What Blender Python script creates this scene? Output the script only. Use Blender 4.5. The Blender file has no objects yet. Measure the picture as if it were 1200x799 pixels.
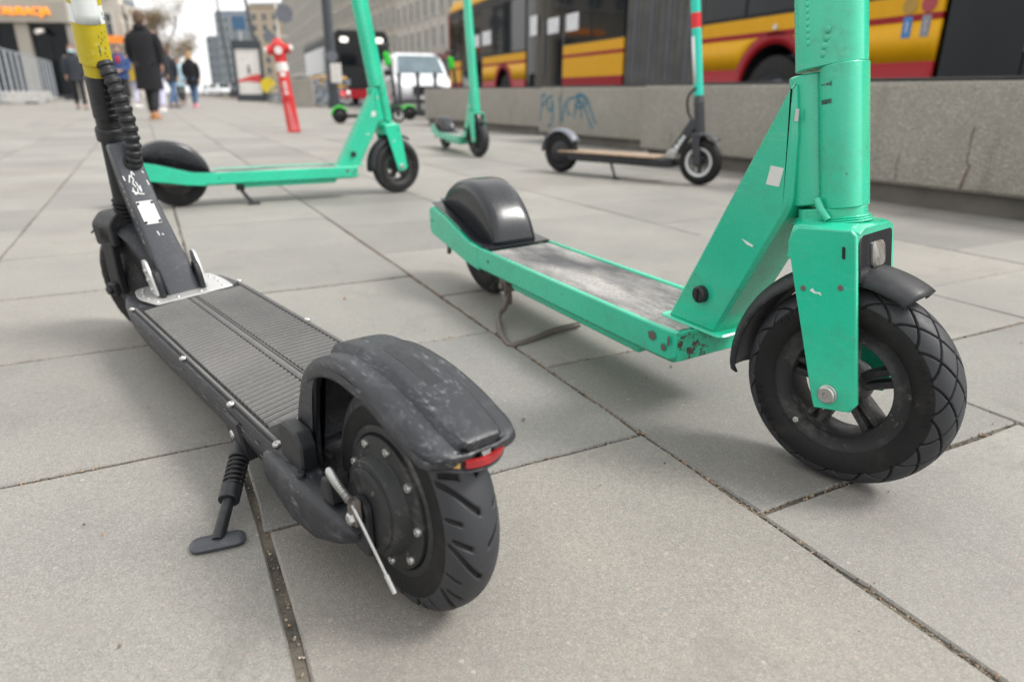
import bpy, bmesh, math, random
import numpy as np
from mathutils import Matrix, Vector, noise

random.seed(7)
SC = bpy.context.scene
COL = SC.collection
R = math.radians
PI = math.pi

# ------------------------------------------------------------------ camera
CAM_H = 0.465
PITCH = math.atan(289.9 / 800.0)
ROLL = 0.005
cam_data = bpy.data.cameras.new('camera')
cam = bpy.data.objects.new('camera', cam_data)
COL.objects.link(cam)
cam_data.sensor_width = 36.0
cam_data.lens = 24.0
cam_data.clip_start = 0.02
cam_data.clip_end = 3000.0
_c, _s = math.cos(PITCH), math.sin(PITCH)
_fwd = Vector((0, _c, -_s)); _up = Vector((0, _s, _c)); _rt = Vector((1, 0, 0))
_rt2 = _rt * math.cos(ROLL) + _up * math.sin(ROLL)
_up2 = _up * math.cos(ROLL) - _rt * math.sin(ROLL)
_m = Matrix((_rt2, _up2, -_fwd)).transposed().to_4x4()
_m.translation = (0, 0, CAM_H)
cam.matrix_world = _m
cam_data.dof.use_dof = True
cam_data.dof.focus_distance = 0.80
cam_data.dof.aperture_fstop = 4.0
SC.camera = cam

# ------------------------------------------------------------------ sky, sun, exposure
SUN_EL, SUN_AZ = R(50), R(98)          # azimuth measured from +Y towards +X
world = bpy.data.worlds.new('World'); SC.world = world
world.use_nodes = True
wn = world.node_tree
for n in list(wn.nodes): wn.nodes.remove(n)
sky = wn.nodes.new('ShaderNodeTexSky'); sky.sky_type = 'NISHITA'
sky.sun_disc = False
sky.sun_elevation = SUN_EL; sky.sun_rotation = SUN_AZ
sky.dust_density = 6.0; sky.air_density = 1.0; sky.ozone_density = 1.0
hs = wn.nodes.new('ShaderNodeHueSaturation'); hs.inputs['Saturation'].default_value = 0.12
mixs = wn.nodes.new('ShaderNodeMix'); mixs.data_type = 'RGBA'
mixs.inputs[0].default_value = 0.62
mixs.inputs[7].default_value = (8.6, 8.55, 8.45, 1)      # even cloud cover
bg = wn.nodes.new('ShaderNodeBackground'); bg.inputs['Strength'].default_value = 0.11
wo = wn.nodes.new('ShaderNodeOutputWorld')
wn.links.new(sky.outputs[0], hs.inputs['Color'])
wn.links.new(hs.outputs[0], mixs.inputs[6])
wn.links.new(mixs.outputs[2], bg.inputs['Color'])
wn.links.new(bg.outputs[0], wo.inputs[0])

sd = bpy.data.lights.new('sun', 'SUN'); sd.energy = 1.45; sd.angle = R(16); sd.color = (1, .965, .92)
sun = bpy.data.objects.new('sun', sd); COL.objects.link(sun)
_d = Vector((math.sin(SUN_AZ) * math.cos(SUN_EL), math.cos(SUN_AZ) * math.cos(SUN_EL), math.sin(SUN_EL)))
sun.rotation_euler = _d.to_track_quat('Z', 'Y').to_euler()

vs = SC.view_settings
vs.view_transform = 'Standard'; vs.look = 'None'; vs.exposure = 1.06; vs.gamma = 1.0
vs.use_curve_mapping = False

# ------------------------------------------------------------------ helpers
def S(r, g, b):
    f = lambda c: (c / 255 / 12.92) if c / 255 <= .04045 else ((c / 255 + .055) / 1.055) ** 2.4
    return (f(r), f(g), f(b))

def ray(u, v):
    a = (u - 600) / 800; b = (v - 399.5) / 800
    x = a * math.cos(ROLL) + b * math.sin(ROLL); y = -a * math.sin(ROLL) + b * math.cos(ROLL)
    return Vector((x, _c - y * _s, -(_s + y * _c)))

def at(u, v, Y):
    """the point seen at photo position u, v and Y metres ahead of the camera"""
    d = ray(u, v); t = Y / d.y
    return Vector((d.x * t, Y, CAM_H + d.z * t))

def gp(u, v, z=0.0):
    d = ray(u, v); t = (z - CAM_H) / d.z
    return Vector((d.x * t, d.y * t, z))

def tag(o, label=None, cat=None, group=None, kind=None):
    if label: o['label'] = label
    if cat: o['category'] = cat
    if group: o['group'] = group
    if kind: o['kind'] = kind
    return o

def thing(name, label, cat, loc=(0, 0, 0), rotz=0.0, group=None, M=None):
    o = bpy.data.objects.new(name, None); COL.objects.link(o)
    if M is not None: o.matrix_world = M
    else:
        o.location = loc; o.rotation_euler = (0, 0, rotz)
    o.empty_display_size = .1
    return tag(o, label, cat, group)

def copy_tree(o, parent=None):
    c = o.copy(); COL.objects.link(c)
    if parent is not None: c.parent = parent
    for ch in list(o.children): copy_tree(ch, c)
    return c

class MB:
    DEF = None
    def __init__(s, M=None):
        s.v = []; s.f = []; s.M = M if M is not None else MB.DEF
    def add(s, vs, fs):
        b = len(s.v)
        if s.M is not None: vs = [s.M @ Vector(p) for p in vs]
        s.v += [tuple(p) for p in vs]
        s.f += [tuple(i + b for i in f) for f in fs]
        return s
    def box(s, x0, x1, y0, y1, z0, z1):
        return s.add([(x0,y0,z0),(x1,y0,z0),(x1,y1,z0),(x0,y1,z0),(x0,y0,z1),(x1,y0,z1),(x1,y1,z1),(x0,y1,z1)],
                     [(0,3,2,1),(4,5,6,7),(0,1,5,4),(1,2,6,5),(2,3,7,6),(3,0,4,7)])
    def loft(s, rings, cap=True, closed=True):
        n = len(rings[0]); vs = [p for r in rings for p in r]; fs = []
        for i in range(len(rings) - 1):
            for j in range(n if closed else n - 1):
                k = (j + 1) % n
                fs.append((i*n+j, i*n+k, (i+1)*n+k, (i+1)*n+j))
        if cap and closed:
            fs.append(tuple(range(n))[::-1]); fs.append(tuple((len(rings)-1)*n + j for j in range(n)))
        return s.add(vs, fs)
    def prism(s, poly, y0, y1, axis='y'):
        """polygon in the plane across `axis`, pushed from y0 to y1"""
        f = {'y': lambda a, b, d: (a, d, b), 'x': lambda a, b, d: (d, a, b), 'z': lambda a, b, d: (a, b, d)}[axis]
        return s.loft([[f(a, b, y0) for a, b in poly], [f(a, b, y1) for a, b in poly]])
    def prismc(s, poly, y0, y1, ch, axis='y'):
        """prism with chamfered ends"""
        f = {'y': lambda a, b, d: (a, d, b), 'x': lambda a, b, d: (d, a, b), 'z': lambda a, b, d: (a, b, d)}[axis]
        ip = inset(poly, ch)
        g = 1 if y1 > y0 else -1
        return s.loft([[f(a, b, y0) for a, b in ip], [f(a, b, y0 + g*ch) for a, b in poly],
                       [f(a, b, y1 - g*ch) for a, b in poly], [f(a, b, y1) for a, b in ip]])
    def tube(s, pts, rad, n=10, cap=True, flat=None):
        pts = [Vector(p) for p in pts]
        if not hasattr(rad, '__len__'): rad = [rad] * len(pts)
        rings = []; prev = None
        for i, p in enumerate(pts):
            a = pts[max(i-1, 0)]; b = pts[min(i+1, len(pts)-1)]
            t = (b - a).normalized()
            if prev is None:
                q = Vector((0, 0, 1)) if abs(t.z) < .9 else Vector((1, 0, 0))
                prev = (q - t * q.dot(t)).normalized()
            else:
                prev = (prev - t * prev.dot(t)).normalized()
            o = t.cross(prev)
            rings.append([p + (prev * math.cos(2*PI*k/n) + o * math.sin(2*PI*k/n)) * rad[i] for k in range(n)])
        return s.loft(rings, cap)
    def lathe(s, prof, n=32, axis='y', c=(0, 0, 0), close=False, a0=0.0, a1=2*PI):
        """prof = [(radius, height along axis)]"""
        rings = []
        full = abs(a1 - a0 - 2*PI) < 1e-6
        m = n if full else n + 1
        for k in range(m):
            a = a0 + (a1 - a0) * k / n
            ca, sa = math.cos(a), math.sin(a); ring = []
            for r, h in prof:
                if axis == 'y': ring.append((c[0] + r*ca, c[1] + h, c[2] + r*sa))
                elif axis == 'z': ring.append((c[0] + r*ca, c[1] + r*sa, c[2] + h))
                else: ring.append((c[0] + h, c[1] + r*ca, c[2] + r*sa))
            rings.append(ring)
        if full: rings.append(rings[0])
        s.loft(rings, cap=False, closed=close)
        return s
    def cyl(s, a, b, r, n=16, r2=None):
        return s.tube([a, b], [r, r if r2 is None else r2], n)
    def ball(s, c, rx, ry=None, rz=None, n=14, m=8):
        ry = rx if ry is None else ry; rz = rx if rz is None else rz
        rings = [[(c[0] + rx*math.sin(PI*i/m)*math.cos(2*PI*k/n), c[1] + ry*math.sin(PI*i/m)*math.sin(2*PI*k/n),
                   c[2] + rz*math.cos(PI*i/m)) for k in range(n)] for i in range(1, m)]
        b = len(rings) * n
        vs = [p for r in rings for p in r] + [(c[0], c[1], c[2] + rz), (c[0], c[1], c[2] - rz)]
        fs = []
        for i in range(len(rings) - 1):
            for j in range(n):
                k = (j + 1) % n; fs.append((i*n+j, (i+1)*n+j, (i+1)*n+k, i*n+k))
        for j in range(n):
            k = (j + 1) % n
            fs.append((b, j, k)); fs.append((b + 1, (len(rings)-1)*n + k, (len(rings)-1)*n + j))
        return s.add(vs, fs)
    def grid(s, rows, flip=False):
        n = len(rows[0]); vs = [p for r in rows for p in r]; fs = []
        for i in range(len(rows) - 1):
            for j in range(n - 1):
                q = (i*n+j, i*n+j+1, (i+1)*n+j+1, (i+1)*n+j)
                fs.append(q[::-1] if flip else q)
        return s.add(vs, fs)
    def mesh(s, name, mat, ang=35, fix=True):
        me = bpy.data.meshes.new(name)
        me.from_pydata(s.v, [], s.f); me.update()
        if fix:
            bm = bmesh.new(); bm.from_mesh(me)
            bmesh.ops.remove_doubles(bm, verts=bm.verts, dist=1e-6)
            bmesh.ops.recalc_face_normals(bm, faces=bm.faces)
            bm.to_mesh(me); bm.free()
        for p in me.polygons: p.use_smooth = True
        me.set_sharp_from_angle(angle=R(ang))
        if mat: me.materials.append(mat)
        return me
    def build(s, name, mat, parent=None, ang=35, bev=0, seg=2, fix=True, solid=0):
        o = bpy.data.objects.new(name, s.mesh(name, mat, ang, fix)); COL.objects.link(o)
        if parent is not None: o.parent = parent
        if solid:
            m = o.modifiers.new('thick', 'SOLIDIFY'); m.thickness = solid; m.offset = 0
        if bev:
            m = o.modifiers.new('bevel', 'BEVEL'); m.width = bev; m.segments = seg; m.limit_method = 'ANGLE'; m.angle_limit = R(40)
            m.harden_normals = False
        return o

def inset(poly, d):
    """rough inset of a convex-ish polygon"""
    n = len(poly); out = []
    ar = sum(poly[i][0]*poly[(i+1)%n][1] - poly[(i+1)%n][0]*poly[i][1] for i in range(n))
    sg = 1 if ar > 0 else -1
    for i in range(n):
        p = Vector(poly[i-1]); q = Vector(poly[i]); r = Vector(poly[(i+1) % n])
        a = (q - p).normalized(); b = (r - q).normalized()
        na = Vector((-a.y, a.x)) * sg; nb = Vector((-b.y, b.x)) * sg
        k = na + nb
        k = k / max(k.dot(na), .3) if k.length > 1e-6 else na
        w = q + k * d
        out.append((w.x, w.y))
    return out

def roundpoly(pts, r, n=4):
    """polygon with rounded corners; r a number or one per corner"""
    out = []; m = len(pts)
    for i in range(m):
        rr = r[i] if hasattr(r, '__len__') else r
        p = Vector(pts[i-1]); q = Vector(pts[i]); t = Vector(pts[(i+1) % m])
        if rr <= 0: out.append((q.x, q.y)); continue
        a = (p - q); b = (t - q); d = min(rr, a.length*.48, b.length*.48)
        A = q + a.normalized()*d; B = q + b.normalized()*d
        for k in range(n + 1):
            s_ = k / n; w = A*(1-s_)**2 + q*2*s_*(1-s_) + B*s_**2
            out.append((w.x, w.y))
    return out

def ellipse(rx, ry, n=24, p=2.0):
    o = []
    for k in range(n):
        a = 2*PI*k/n; c_, s_ = math.cos(a), math.sin(a)
        o.append((rx*math.copysign(abs(c_)**(2/p), c_), ry*math.copysign(abs(s_)**(2/p), s_)))
    return o

def smooth_path(pts, k=6):
    """Catmull-Rom"""
    P_ = [Vector(p) for p in pts]; out = []
    for i in range(len(P_) - 1):
        a = P_[max(i-1, 0)]; b = P_[i]; c_ = P_[i+1]; d = P_[min(i+2, len(P_)-1)]
        for j in range(k):
            t = j / k
            out.append(.5*((2*b) + (-a + c_)*t + (2*a - 5*b + 4*c_ - d)*t*t + (-a + 3*b - 3*c_ + d)*t**3))
    out.append(P_[-1]); return out

def text_mesh(txt, size, depth=0.002, align='CENTER', spacing=1.0):
    cu = bpy.data.curves.new('lettering', 'FONT'); cu.body = txt; cu.size = size; cu.extrude = depth
    cu.align_x = align; cu.align_y = 'CENTER'; cu.resolution_u = 3; cu.space_character = spacing
    o = bpy.data.objects.new('lettering', cu); COL.objects.link(o)
    dg = bpy.context.evaluated_depsgraph_get(); dg.update()
    me = bpy.data.meshes.new_from_object(o.evaluated_get(dg))
    bpy.data.objects.remove(o); bpy.data.curves.remove(cu)
    return me

# ------------------------------------------------------------------ materials
MATS = {}
class NT:
    def __init__(s, name):
        m = bpy.data.materials.new(name); m.use_nodes = True; s.m = m; s.t = m.node_tree
        for n in list(s.t.nodes): s.t.nodes.remove(n)
        s.out = s.n('ShaderNodeOutputMaterial'); s.b = s.n('ShaderNodeBsdfPrincipled')
        s.l(s.b.outputs[0], s.out.inputs[0]); MATS[name] = m
        s._obj = None
    def n(s, t, **k):
        x = s.t.nodes.new(t)
        for a, b in k.items(): setattr(x, a, b)
        return x
    def l(s, a, b): s.t.links.new(a, b)
    def set(s, **k):
        for a, b in k.items():
            i = s.b.inputs[a.replace('_', ' ')]
            if hasattr(b, 'links') or hasattr(b, 'is_linked'): s.l(b, i)
            else: i.default_value = (*b, 1) if (hasattr(b, '__len__') and len(b) == 3) else b
        return s
    def obj(s):
        if s._obj is None: s._obj = s.n('ShaderNodeTexCoord').outputs['Object']
        return s._obj
    def pos(s): return s.n('ShaderNodeNewGeometry').outputs['Position']
    def noise(s, scale, det=4, rough=.55, vec=None, dist=0):
        x = s.n('ShaderNodeTexNoise'); x.inputs['Scale'].default_value = scale; x.inputs['Detail'].default_value = det
        x.inputs['Roughness'].default_value = rough; x.inputs['Distortion'].default_value = dist
        s.l(vec if vec is not None else s.obj(), x.inputs['Vector']); return x.outputs[0]
    def voro(s, scale, vec=None, feat='F1', out='Distance'):
        x = s.n('ShaderNodeTexVoronoi'); x.feature = feat; x.inputs['Scale'].default_value = scale
        s.l(vec if vec is not None else s.obj(), x.inputs['Vector']); return x.outputs[out]
    def ramp(s, fac, stops, interp='LINEAR'):
        x = s.n('ShaderNodeValToRGB'); x.color_ramp.interpolation = interp; e = x.color_ramp.elements
        while len(e) < len(stops): e.new(.5)
        for i, (p, c_) in enumerate(stops):
            e[i].position = p; e[i].color = (c_, c_, c_, 1) if not hasattr(c_, '__len__') else (*c_, 1)
        s.l(fac, x.inputs[0]); return x.outputs[0]
    def mix(s, fac, a, b, blend='MIX'):
        x = s.n('ShaderNodeMix'); x.data_type = 'RGBA'; x.blend_type = blend
        for i, w in ((0, fac), (6, a), (7, b)):
            if hasattr(w, 'is_linked'): s.l(w, x.inputs[i])
            elif hasattr(w, '__len__'): x.inputs[i].default_value = (*w, 1) if len(w) == 3 else w
            else: x.inputs[i].default_value = w
        return x.outputs[2]
    def math(s, op, a, b=0.0, c_=None, clamp=False):
        x = s.n('ShaderNodeMath'); x.operation = op; x.use_clamp = clamp
        for i, w in enumerate([a, b] + ([c_] if c_ is not None else [])):
            if hasattr(w, 'is_linked'): s.l(w, x.inputs[i])
            else: x.inputs[i].default_value = w
        return x.outputs[0]
    def vmath(s, op, a, b):
        x = s.n('ShaderNodeVectorMath'); x.operation = op
        for i, w in enumerate((a, b)):
            if hasattr(w, 'is_linked'): s.l(w, x.inputs[i])
            else: x.inputs[i].default_value = w
        return x.outputs[0]
    def bump(s, h, strength=.3, dist=.002, prev=None):
        x = s.n('ShaderNodeBump'); x.inputs['Strength'].default_value = strength; x.inputs['Distance'].default_value = dist
        s.l(h, x.inputs['Height'])
        if prev is not None: s.l(prev, x.inputs['Normal'])
        s.l(x.outputs[0], s.b.inputs['Normal']); return x.outputs[0]

def plain(name, col, rough=.5, metal=0.0, var=.12, scale=8, spec=.5, coat=0):
    t = NT(name)
    n_ = t.noise(scale, 4)
    c_ = t.mix(t.ramp(n_, [(.3, 0), (.7, 1)]), tuple(x*(1-var) for x in col), tuple(min(1, x*(1+var)) for x in col))
    t.set(Base_Color=c_, Roughness=rough, Metallic=metal)
    t.b.inputs['Specular IOR Level'].default_value = spec
    if coat: t.b.inputs['Coat Weight'].default_value = coat
    return t.m

def worn(name, col, chip, rough=.4, chip_amt=.66, dirt=S(70, 66, 60), dirt_amt=.5, scale=14, bump=.0, metal=0.0, scuff=None, seed=0.0, coat=0, spec=.5, specks=None):
    """paint or plastic with chips, scuffs and grime"""
    t = NT(name)
    vec = t.vmath('ADD', t.obj(), (seed, seed*1.7, seed*.6))
    big = t.noise(3.2, 3, vec=vec)
    base = t.mix(t.ramp(big, [(.35, 0), (.65, 1)]), tuple(x*.92 for x in col), tuple(min(1, x*1.06) for x in col))
    # grime: broad blotches broken by fine noise
    g1 = t.noise(scale*.8, 6, .65, vec=vec); g2 = t.noise(scale*6, 3, vec=vec)
    gr = t.math('MULTIPLY', t.ramp(g1, [(.52, 0), (.72, 1)]), t.ramp(g2, [(.35, .2), (.7, 1)]))
    gr = t.math('MULTIPLY', gr, dirt_amt)
    base = t.mix(gr, base, dirt)
    # scuffs: stretched noise
    if scuff:
        mp = t.n('ShaderNodeMapping'); mp.inputs['Scale'].default_value = (scale*1.2, scale*5, scale*9)
        mp.inputs['Rotation'].default_value = (.5, .4, .7)
        t.l(vec, mp.inputs['Vector'])
        sn = t.noise(1.0, 5, .7, vec=mp.outputs[0])
        ms = t.noise(scale*.5, 2, vec=vec)
        sm = t.math('MULTIPLY', t.ramp(sn, [(.54, 0), (.7, 1)]), t.ramp(ms, [(.45, 0), (.62, 1)]))
        base = t.mix(t.math('MULTIPLY', sm, .75), base, scuff)
    # chips
    cn = t.noise(scale*2.2, 5, .75, vec=vec); cm = t.noise(scale*.45, 2, vec=vec)
    ch = t.math('MULTIPLY', t.ramp(cn, [(chip_amt, 0), (chip_amt + .012, 1)]), t.ramp(cm, [(.5, 0), (.56, 1)]))
    base = t.mix(ch, base, chip)
    if specks:
        vd = t.voro(75, vec=vec); sv = t.n('ShaderNodeSeparateColor'); t.l(t.voro(75, vec=vec, out='Color'), sv.inputs[0])
        sk = t.math('MULTIPLY', t.ramp(vd, [(.07, 1), (.11, 0)]), t.ramp(sv.outputs[0], [(.90, 0), (.92, 1)]))
        vd2 = t.voro(24, vec=vec); sv2 = t.n('ShaderNodeSeparateColor'); t.l(t.voro(24, vec=vec, out='Color'), sv2.inputs[0])
        dn_ = t.math('ADD', vd2, t.math('MULTIPLY', t.noise(160, 3, vec=vec), .08))
        sk2 = t.math('MULTIPLY', t.ramp(dn_, [(.085, 1), (.10, 0)]), t.ramp(sv2.outputs[0], [(.93, 0), (.94, 1)]))
        base = t.mix(sk, base, specks); base = t.mix(sk2, base, (.42, .50, .45))
    t.set(Base_Color=base, Metallic=metal)
    rg = t.math('ADD', t.math('MULTIPLY', gr, .3), t.ramp(g2, [(.2, rough*.85), (.8, min(1, rough*1.2))]))
    t.set(Roughness=rg)
    t.b.inputs['Specular IOR Level'].default_value = spec
    if coat: t.b.inputs['Coat Weight'].default_value = coat; t.b.inputs['Coat Roughness'].default_value = .16
    h = t.math('SUBTRACT', t.math('MULTIPLY', g2, .12 + bump), t.math('MULTIPLY', ch, .6))
    t.bump(h, .35, .0012)
    return t.m

GREEN = (0.018, 0.455, 0.275)
M_green = worn('green_paint', GREEN, (.10, .12, .09), rough=.26, chip_amt=.715, dirt=(.045, .20, .12), dirt_amt=.6, scale=20, coat=.45, scuff=(.08, .48, .32), specks=(.05, .07, .05))
M_greenrust = worn('green_paint_rusty', GREEN, (.05, .035, .025), rough=.5, chip_amt=.53, dirt=(.09, .06, .035), dirt_amt=1.0, scale=26, scuff=(.10, .06, .035), seed=2.7)
M_black = worn('black_plastic', (.013, .014, .0165), (.10, .105, .115), rough=.46, chip_amt=.69, dirt=(.065, .064, .062), dirt_amt=.5, scale=18, scuff=(.075, .078, .085), spec=.4)
M_scuffed = worn('scuffed_black_plastic', (.015, .0165, .0205), (.16, .165, .18), rough=.45, chip_amt=.66, dirt=(.085, .088, .10), dirt_amt=.75, scale=46, scuff=(.19, .20, .22), seed=3.1)
M_metalpaint = worn('dark_grey_paint', (.040, .044, .053), (.42, .42, .42), rough=.42, chip_amt=.735, dirt=(.11, .11, .115), dirt_amt=.4, scale=20, scuff=(.10, .105, .115), seed=5.0)
M_glossblack = worn('gloss_black_plastic', (.010, .0115, .015), (.08, .26, .19), rough=.20, chip_amt=.67, dirt=(.05, .053, .058), dirt_amt=.35, scale=16, scuff=(.045, .05, .058), seed=8)
M_rubber = worn('tyre_rubber', (.012, .012, .0125), (.035, .033, .030), rough=.62, chip_amt=.66, dirt=(.050, .046, .040), dirt_amt=.9, scale=17, scuff=None, seed=1.4, spec=.22)
M_tread = worn('tyre_tread', (.033, .035, .039), (.07, .07, .07), rough=.55, chip_amt=.68, dirt=(.055, .055, .055), dirt_amt=.5, scale=24, scuff=None, seed=2.2, spec=.35)
M_alloy = worn('cast_black_alloy', (.020, .021, .022), (.10, .098, .092), rough=.5, chip_amt=.60, dirt=(.125, .12, .108), dirt_amt=.95, scale=30, bump=.3, seed=6, spec=.35)
M_steel = worn('dull_steel', (.45, .45, .44), (.15, .10, .07), rough=.38, chip_amt=.68, dirt=(.18, .14, .11), dirt_amt=.55, scale=40, metal=.9)
M_alu = worn('brushed_aluminium', (.55, .55, .54), (.25, .25, .25), rough=.42, chip_amt=.7, dirt=(.3, .29, .28), dirt_amt=.4, scale=30, metal=.6)
M_rust = worn('rusty_steel', (.14, .12, .11), (.16, .07, .03), rough=.6, chip_amt=.58, dirt=(.12, .07, .045), dirt_amt=.8, scale=40, metal=.4)
M_yellow = worn('yellow_vinyl', (.44, .35, .006), (.05, .045, .03), rough=.5, chip_amt=.72, dirt=(.28, .23, .03), dirt_amt=.35, scale=18, scuff=(.55, .5, .15), seed=9)
M_white = worn('white_vinyl', (.66, .69, .68), (.2, .2, .2), rough=.45, chip_amt=.74, dirt=(.42, .43, .42), dirt_amt=.35, scale=14, seed=4)
M_teal = plain('teal_vinyl', (.015, .52, .40), .45, var=.05)
M_redv = plain('red_vinyl', (.62, .015, .02), .45, var=.06)
M_sticker = worn('white_sticker', (.62, .63, .61), (.3, .3, .3), rough=.5, chip_amt=.7, dirt=(.4, .4, .38), dirt_amt=.5, scale=60)
M_redlens = plain('red_reflector', (.24, .012, .014), .3, var=.3, scale=60, coat=.4)
M_amber = worn('amber_reflector', (.42, .25, .09), (.3, .2, .1), rough=.35, dirt=(.3, .26, .2), dirt_amt=.8, scale=50)
M_lens = plain('clear_lens', (.16, .155, .145), .10, var=.35, scale=90, coat=.6)
M_graphite = plain('graphite_marker', (.03, .08, .06), .6, var=.5, scale=200)
M_hole = plain('dark_cavity', (.008, .008, .009), .8)
# ------------------------------------------------------------------ ground materials
def concrete_slab():
    t = NT('paving_concrete'); p = t.pos()
    oi = t.n('ShaderNodeObjectInfo'); rnd = oi.outputs['Random']
    tone = t.ramp(rnd, [(0, (.178, .174, .161)), (.25, (.222, .216, .199)), (.6, (.243, .234, .213)), (.85, (.226, .213, .190)), (1, (.196, .193, .182))])
    big = t.noise(2.3, 5, .6, vec=p)
    c_ = t.mix(t.ramp(big, [(.32, 0), (.68, 1)]), t.mix(1, tone, (.80, .80, .81), 'MULTIPLY'), t.mix(1, tone, (1.08, 1.07, 1.05), 'MULTIPLY'))
    # fine mottling plus aggregate grains of a millimetre or two: light, dark, reddish
    fn = t.noise(520, 3, .75, vec=p); fm = t.noise(120, 4, .7, vec=p)
    c_ = t.mix(t.ramp(fn, [(.28, 0), (.72, 1)]), t.mix(1, c_, (.66, .66, .67), 'MULTIPLY'), t.mix(1, c_, (1.30, 1.30, 1.29), 'MULTIPLY'))
    c_ = t.mix(t.ramp(fm, [(.3, 0), (.7, 1)]), t.mix(1, c_, (.88, .88, .88), 'MULTIPLY'), t.mix(1, c_, (1.10, 1.10, 1.09), 'MULTIPLY'))
    vc = t.voro(520, vec=p, out='Color'); vd = t.voro(520, vec=p)
    sep = t.n('ShaderNodeSeparateColor'); t.l(vc, sep.inputs[0])
    grain = t.ramp(vd, [(.2, 1), (.55, 0)])
    lightm = t.math('MULTIPLY', t.ramp(sep.outputs[0], [(.66, 0), (.9, 1)]), grain)
    darkm = t.math('MULTIPLY', t.ramp(sep.outputs[1], [(.70, 0), (.92, 1)]), grain)
    redm = t.math('MULTIPLY', t.ramp(sep.outputs[2], [(.955, 0), (.965, 1)]), grain)
    c_ = t.mix(t.math('MULTIPLY', lightm, .55), c_, (.40, .385, .35))
    c_ = t.mix(t.math('MULTIPLY', darkm, .6), c_, (.095, .09, .08))
    c_ = t.mix(t.math('MULTIPLY', redm, .5), c_, (.32, .17, .10))
    # coarser grains, sparse
    v2 = t.voro(95, vec=p); v2c = t.n('ShaderNodeSeparateColor'); t.l(t.voro(95, vec=p, out='Color'), v2c.inputs[0])
    m2 = t.math('MULTIPLY', t.ramp(v2, [(.14, 1), (.26, 0)]), t.ramp(v2c.outputs[0], [(.93, 0), (.95, 1)]))
    c_ = t.mix(t.math('MULTIPLY', m2, .45), c_, t.mix(v2c.outputs[1], (.46, .44, .40), (.36, .25, .18)))
    # stains and chewing gum spots
    st = t.noise(7, 5, .7, vec=p, dist=.6)
    c_ = t.mix(t.ramp(st, [(.55, 0), (.74, .5)]), c_, (.125, .12, .108))
    gm = t.voro(4.2, vec=p); gc = t.n('ShaderNodeSeparateColor'); t.l(t.voro(4.2, vec=p, out='Color'), gc.inputs[0])
    gn = t.math('ADD', gm, t.math('MULTIPLY', t.noise(60, 2, vec=p), .04))
    gum = t.math('MULTIPLY', t.ramp(gn, [(.075, 1), (.095, 0)]), t.ramp(gc.outputs[0], [(.80, 0), (.82, 1)]))
    c_ = t.mix(t.math('MULTIPLY', gum, .5), c_, t.mix(gc.outputs[1], (.14, .132, .12), (.52, .50, .47)))
    # rubbed-in streaks
    mp = t.n('ShaderNodeMapping'); mp.inputs['Scale'].default_value = (3, 14, 3); mp.inputs['Rotation'].default_value = (0, 0, .9)
    t.l(p, mp.inputs['Vector'])
    c_ = t.mix(t.ramp(t.noise(1.3, 4, vec=mp.outputs[0]), [(.5, 0), (.85, .35)]), c_, (.22, .205, .185))
    t.set(Base_Color=c_, Roughness=t.ramp(big, [(.3, .62), (.7, .8)]))
    t.b.inputs['Specular IOR Level'].default_value = .6
    f1 = t.noise(420, 3, .7, vec=p)
    h = t.math('ADD', t.math('MULTIPLY', grain, .35), f1)
    t.bump(h, .42, .0011)
    return t.m
M_slab = concrete_slab()

def joint_dirt():
    t = NT('joint_sand'); p = t.pos()
    n1 = t.noise(260, 4, .7, vec=p); n2 = t.noise(9, 4, vec=p)
    c_ = t.mix(t.ramp(n1, [(.35, 0), (.7, 1)]), (.030, .027, .024), (.095, .084, .068))
    c_ = t.mix(t.ramp(n2, [(.42, 0), (.60, .8)]), c_, (.19, .165, .125))
    t.set(Base_Color=c_, Roughness=.95); t.bump(n1, .9, .003); return t.m
M_joint = joint_dirt()

def aggregate_wall():
    t = NT('washed_aggregate_concrete'); p = t.pos()
    v = t.voro(115, vec=p); sc = t.n('ShaderNodeSeparateColor'); t.l(t.voro(115, vec=p, out='Color'), sc.inputs[0])
    base = t.ramp(sc.outputs[0], [(0, (.19, .178, .15)), (.4, (.27, .252, .218)), (.75, (.33, .312, .275)), (1, (.44, .42, .38))])
    c_ = t.mix(t.ramp(v, [(.30, 0), (.62, .8)]), base, (.28, .263, .228))
    big = t.noise(2.0, 5, .65, vec=p)
    c_ = t.mix(t.ramp(big, [(.35, 0), (.7, .45)]), c_, (.19, .178, .15))
    mp = t.n('ShaderNodeMapping'); mp.inputs['Scale'].default_value = (5, 5, .7); t.l(p, mp.inputs['Vector'])
    run = t.noise(1.6, 5, .6, vec=mp.outputs[0])
    c_ = t.mix(t.ramp(run, [(.60, 0), (.74, .5)]), c_, (.12, .105, .085))
    t.set(Base_Color=c_, Roughness=.9)
    t.bump(t.math('ADD', t.math('MULTIPLY', v, -1), t.noise(150, 3, vec=p)), .8, .006); return t.m
M_agg = aggregate_wall()
M_plinth = plain('plinth_concrete', (.115, .105, .092), .9, var=.25, scale=6)

def asphalt(name='asphalt', a=(.040, .040, .042), b=(.075, .073, .070)):
    t = NT(name); p = t.pos()
    n1 = t.noise(140, 3, .7, vec=p); n2 = t.noise(.8, 4, vec=p)
    c_ = t.mix(t.ramp(n1, [(.3, 0), (.7, 1)]), a, b); c_ = t.mix(t.ramp(n2, [(.35, 0), (.7, .4)]), c_, (.10, .098, .095))
    t.set(Base_Color=c_, Roughness=.85); t.bump(n1, .5, .004); return t.m
M_asph = asphalt()
M_ground = plain('far_ground', (.20, .195, .185), .9, var=.2, scale=.05)
M_kerb = plain('kerb_granite', (.26, .255, .245), .85, var=.25, scale=9)

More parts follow.
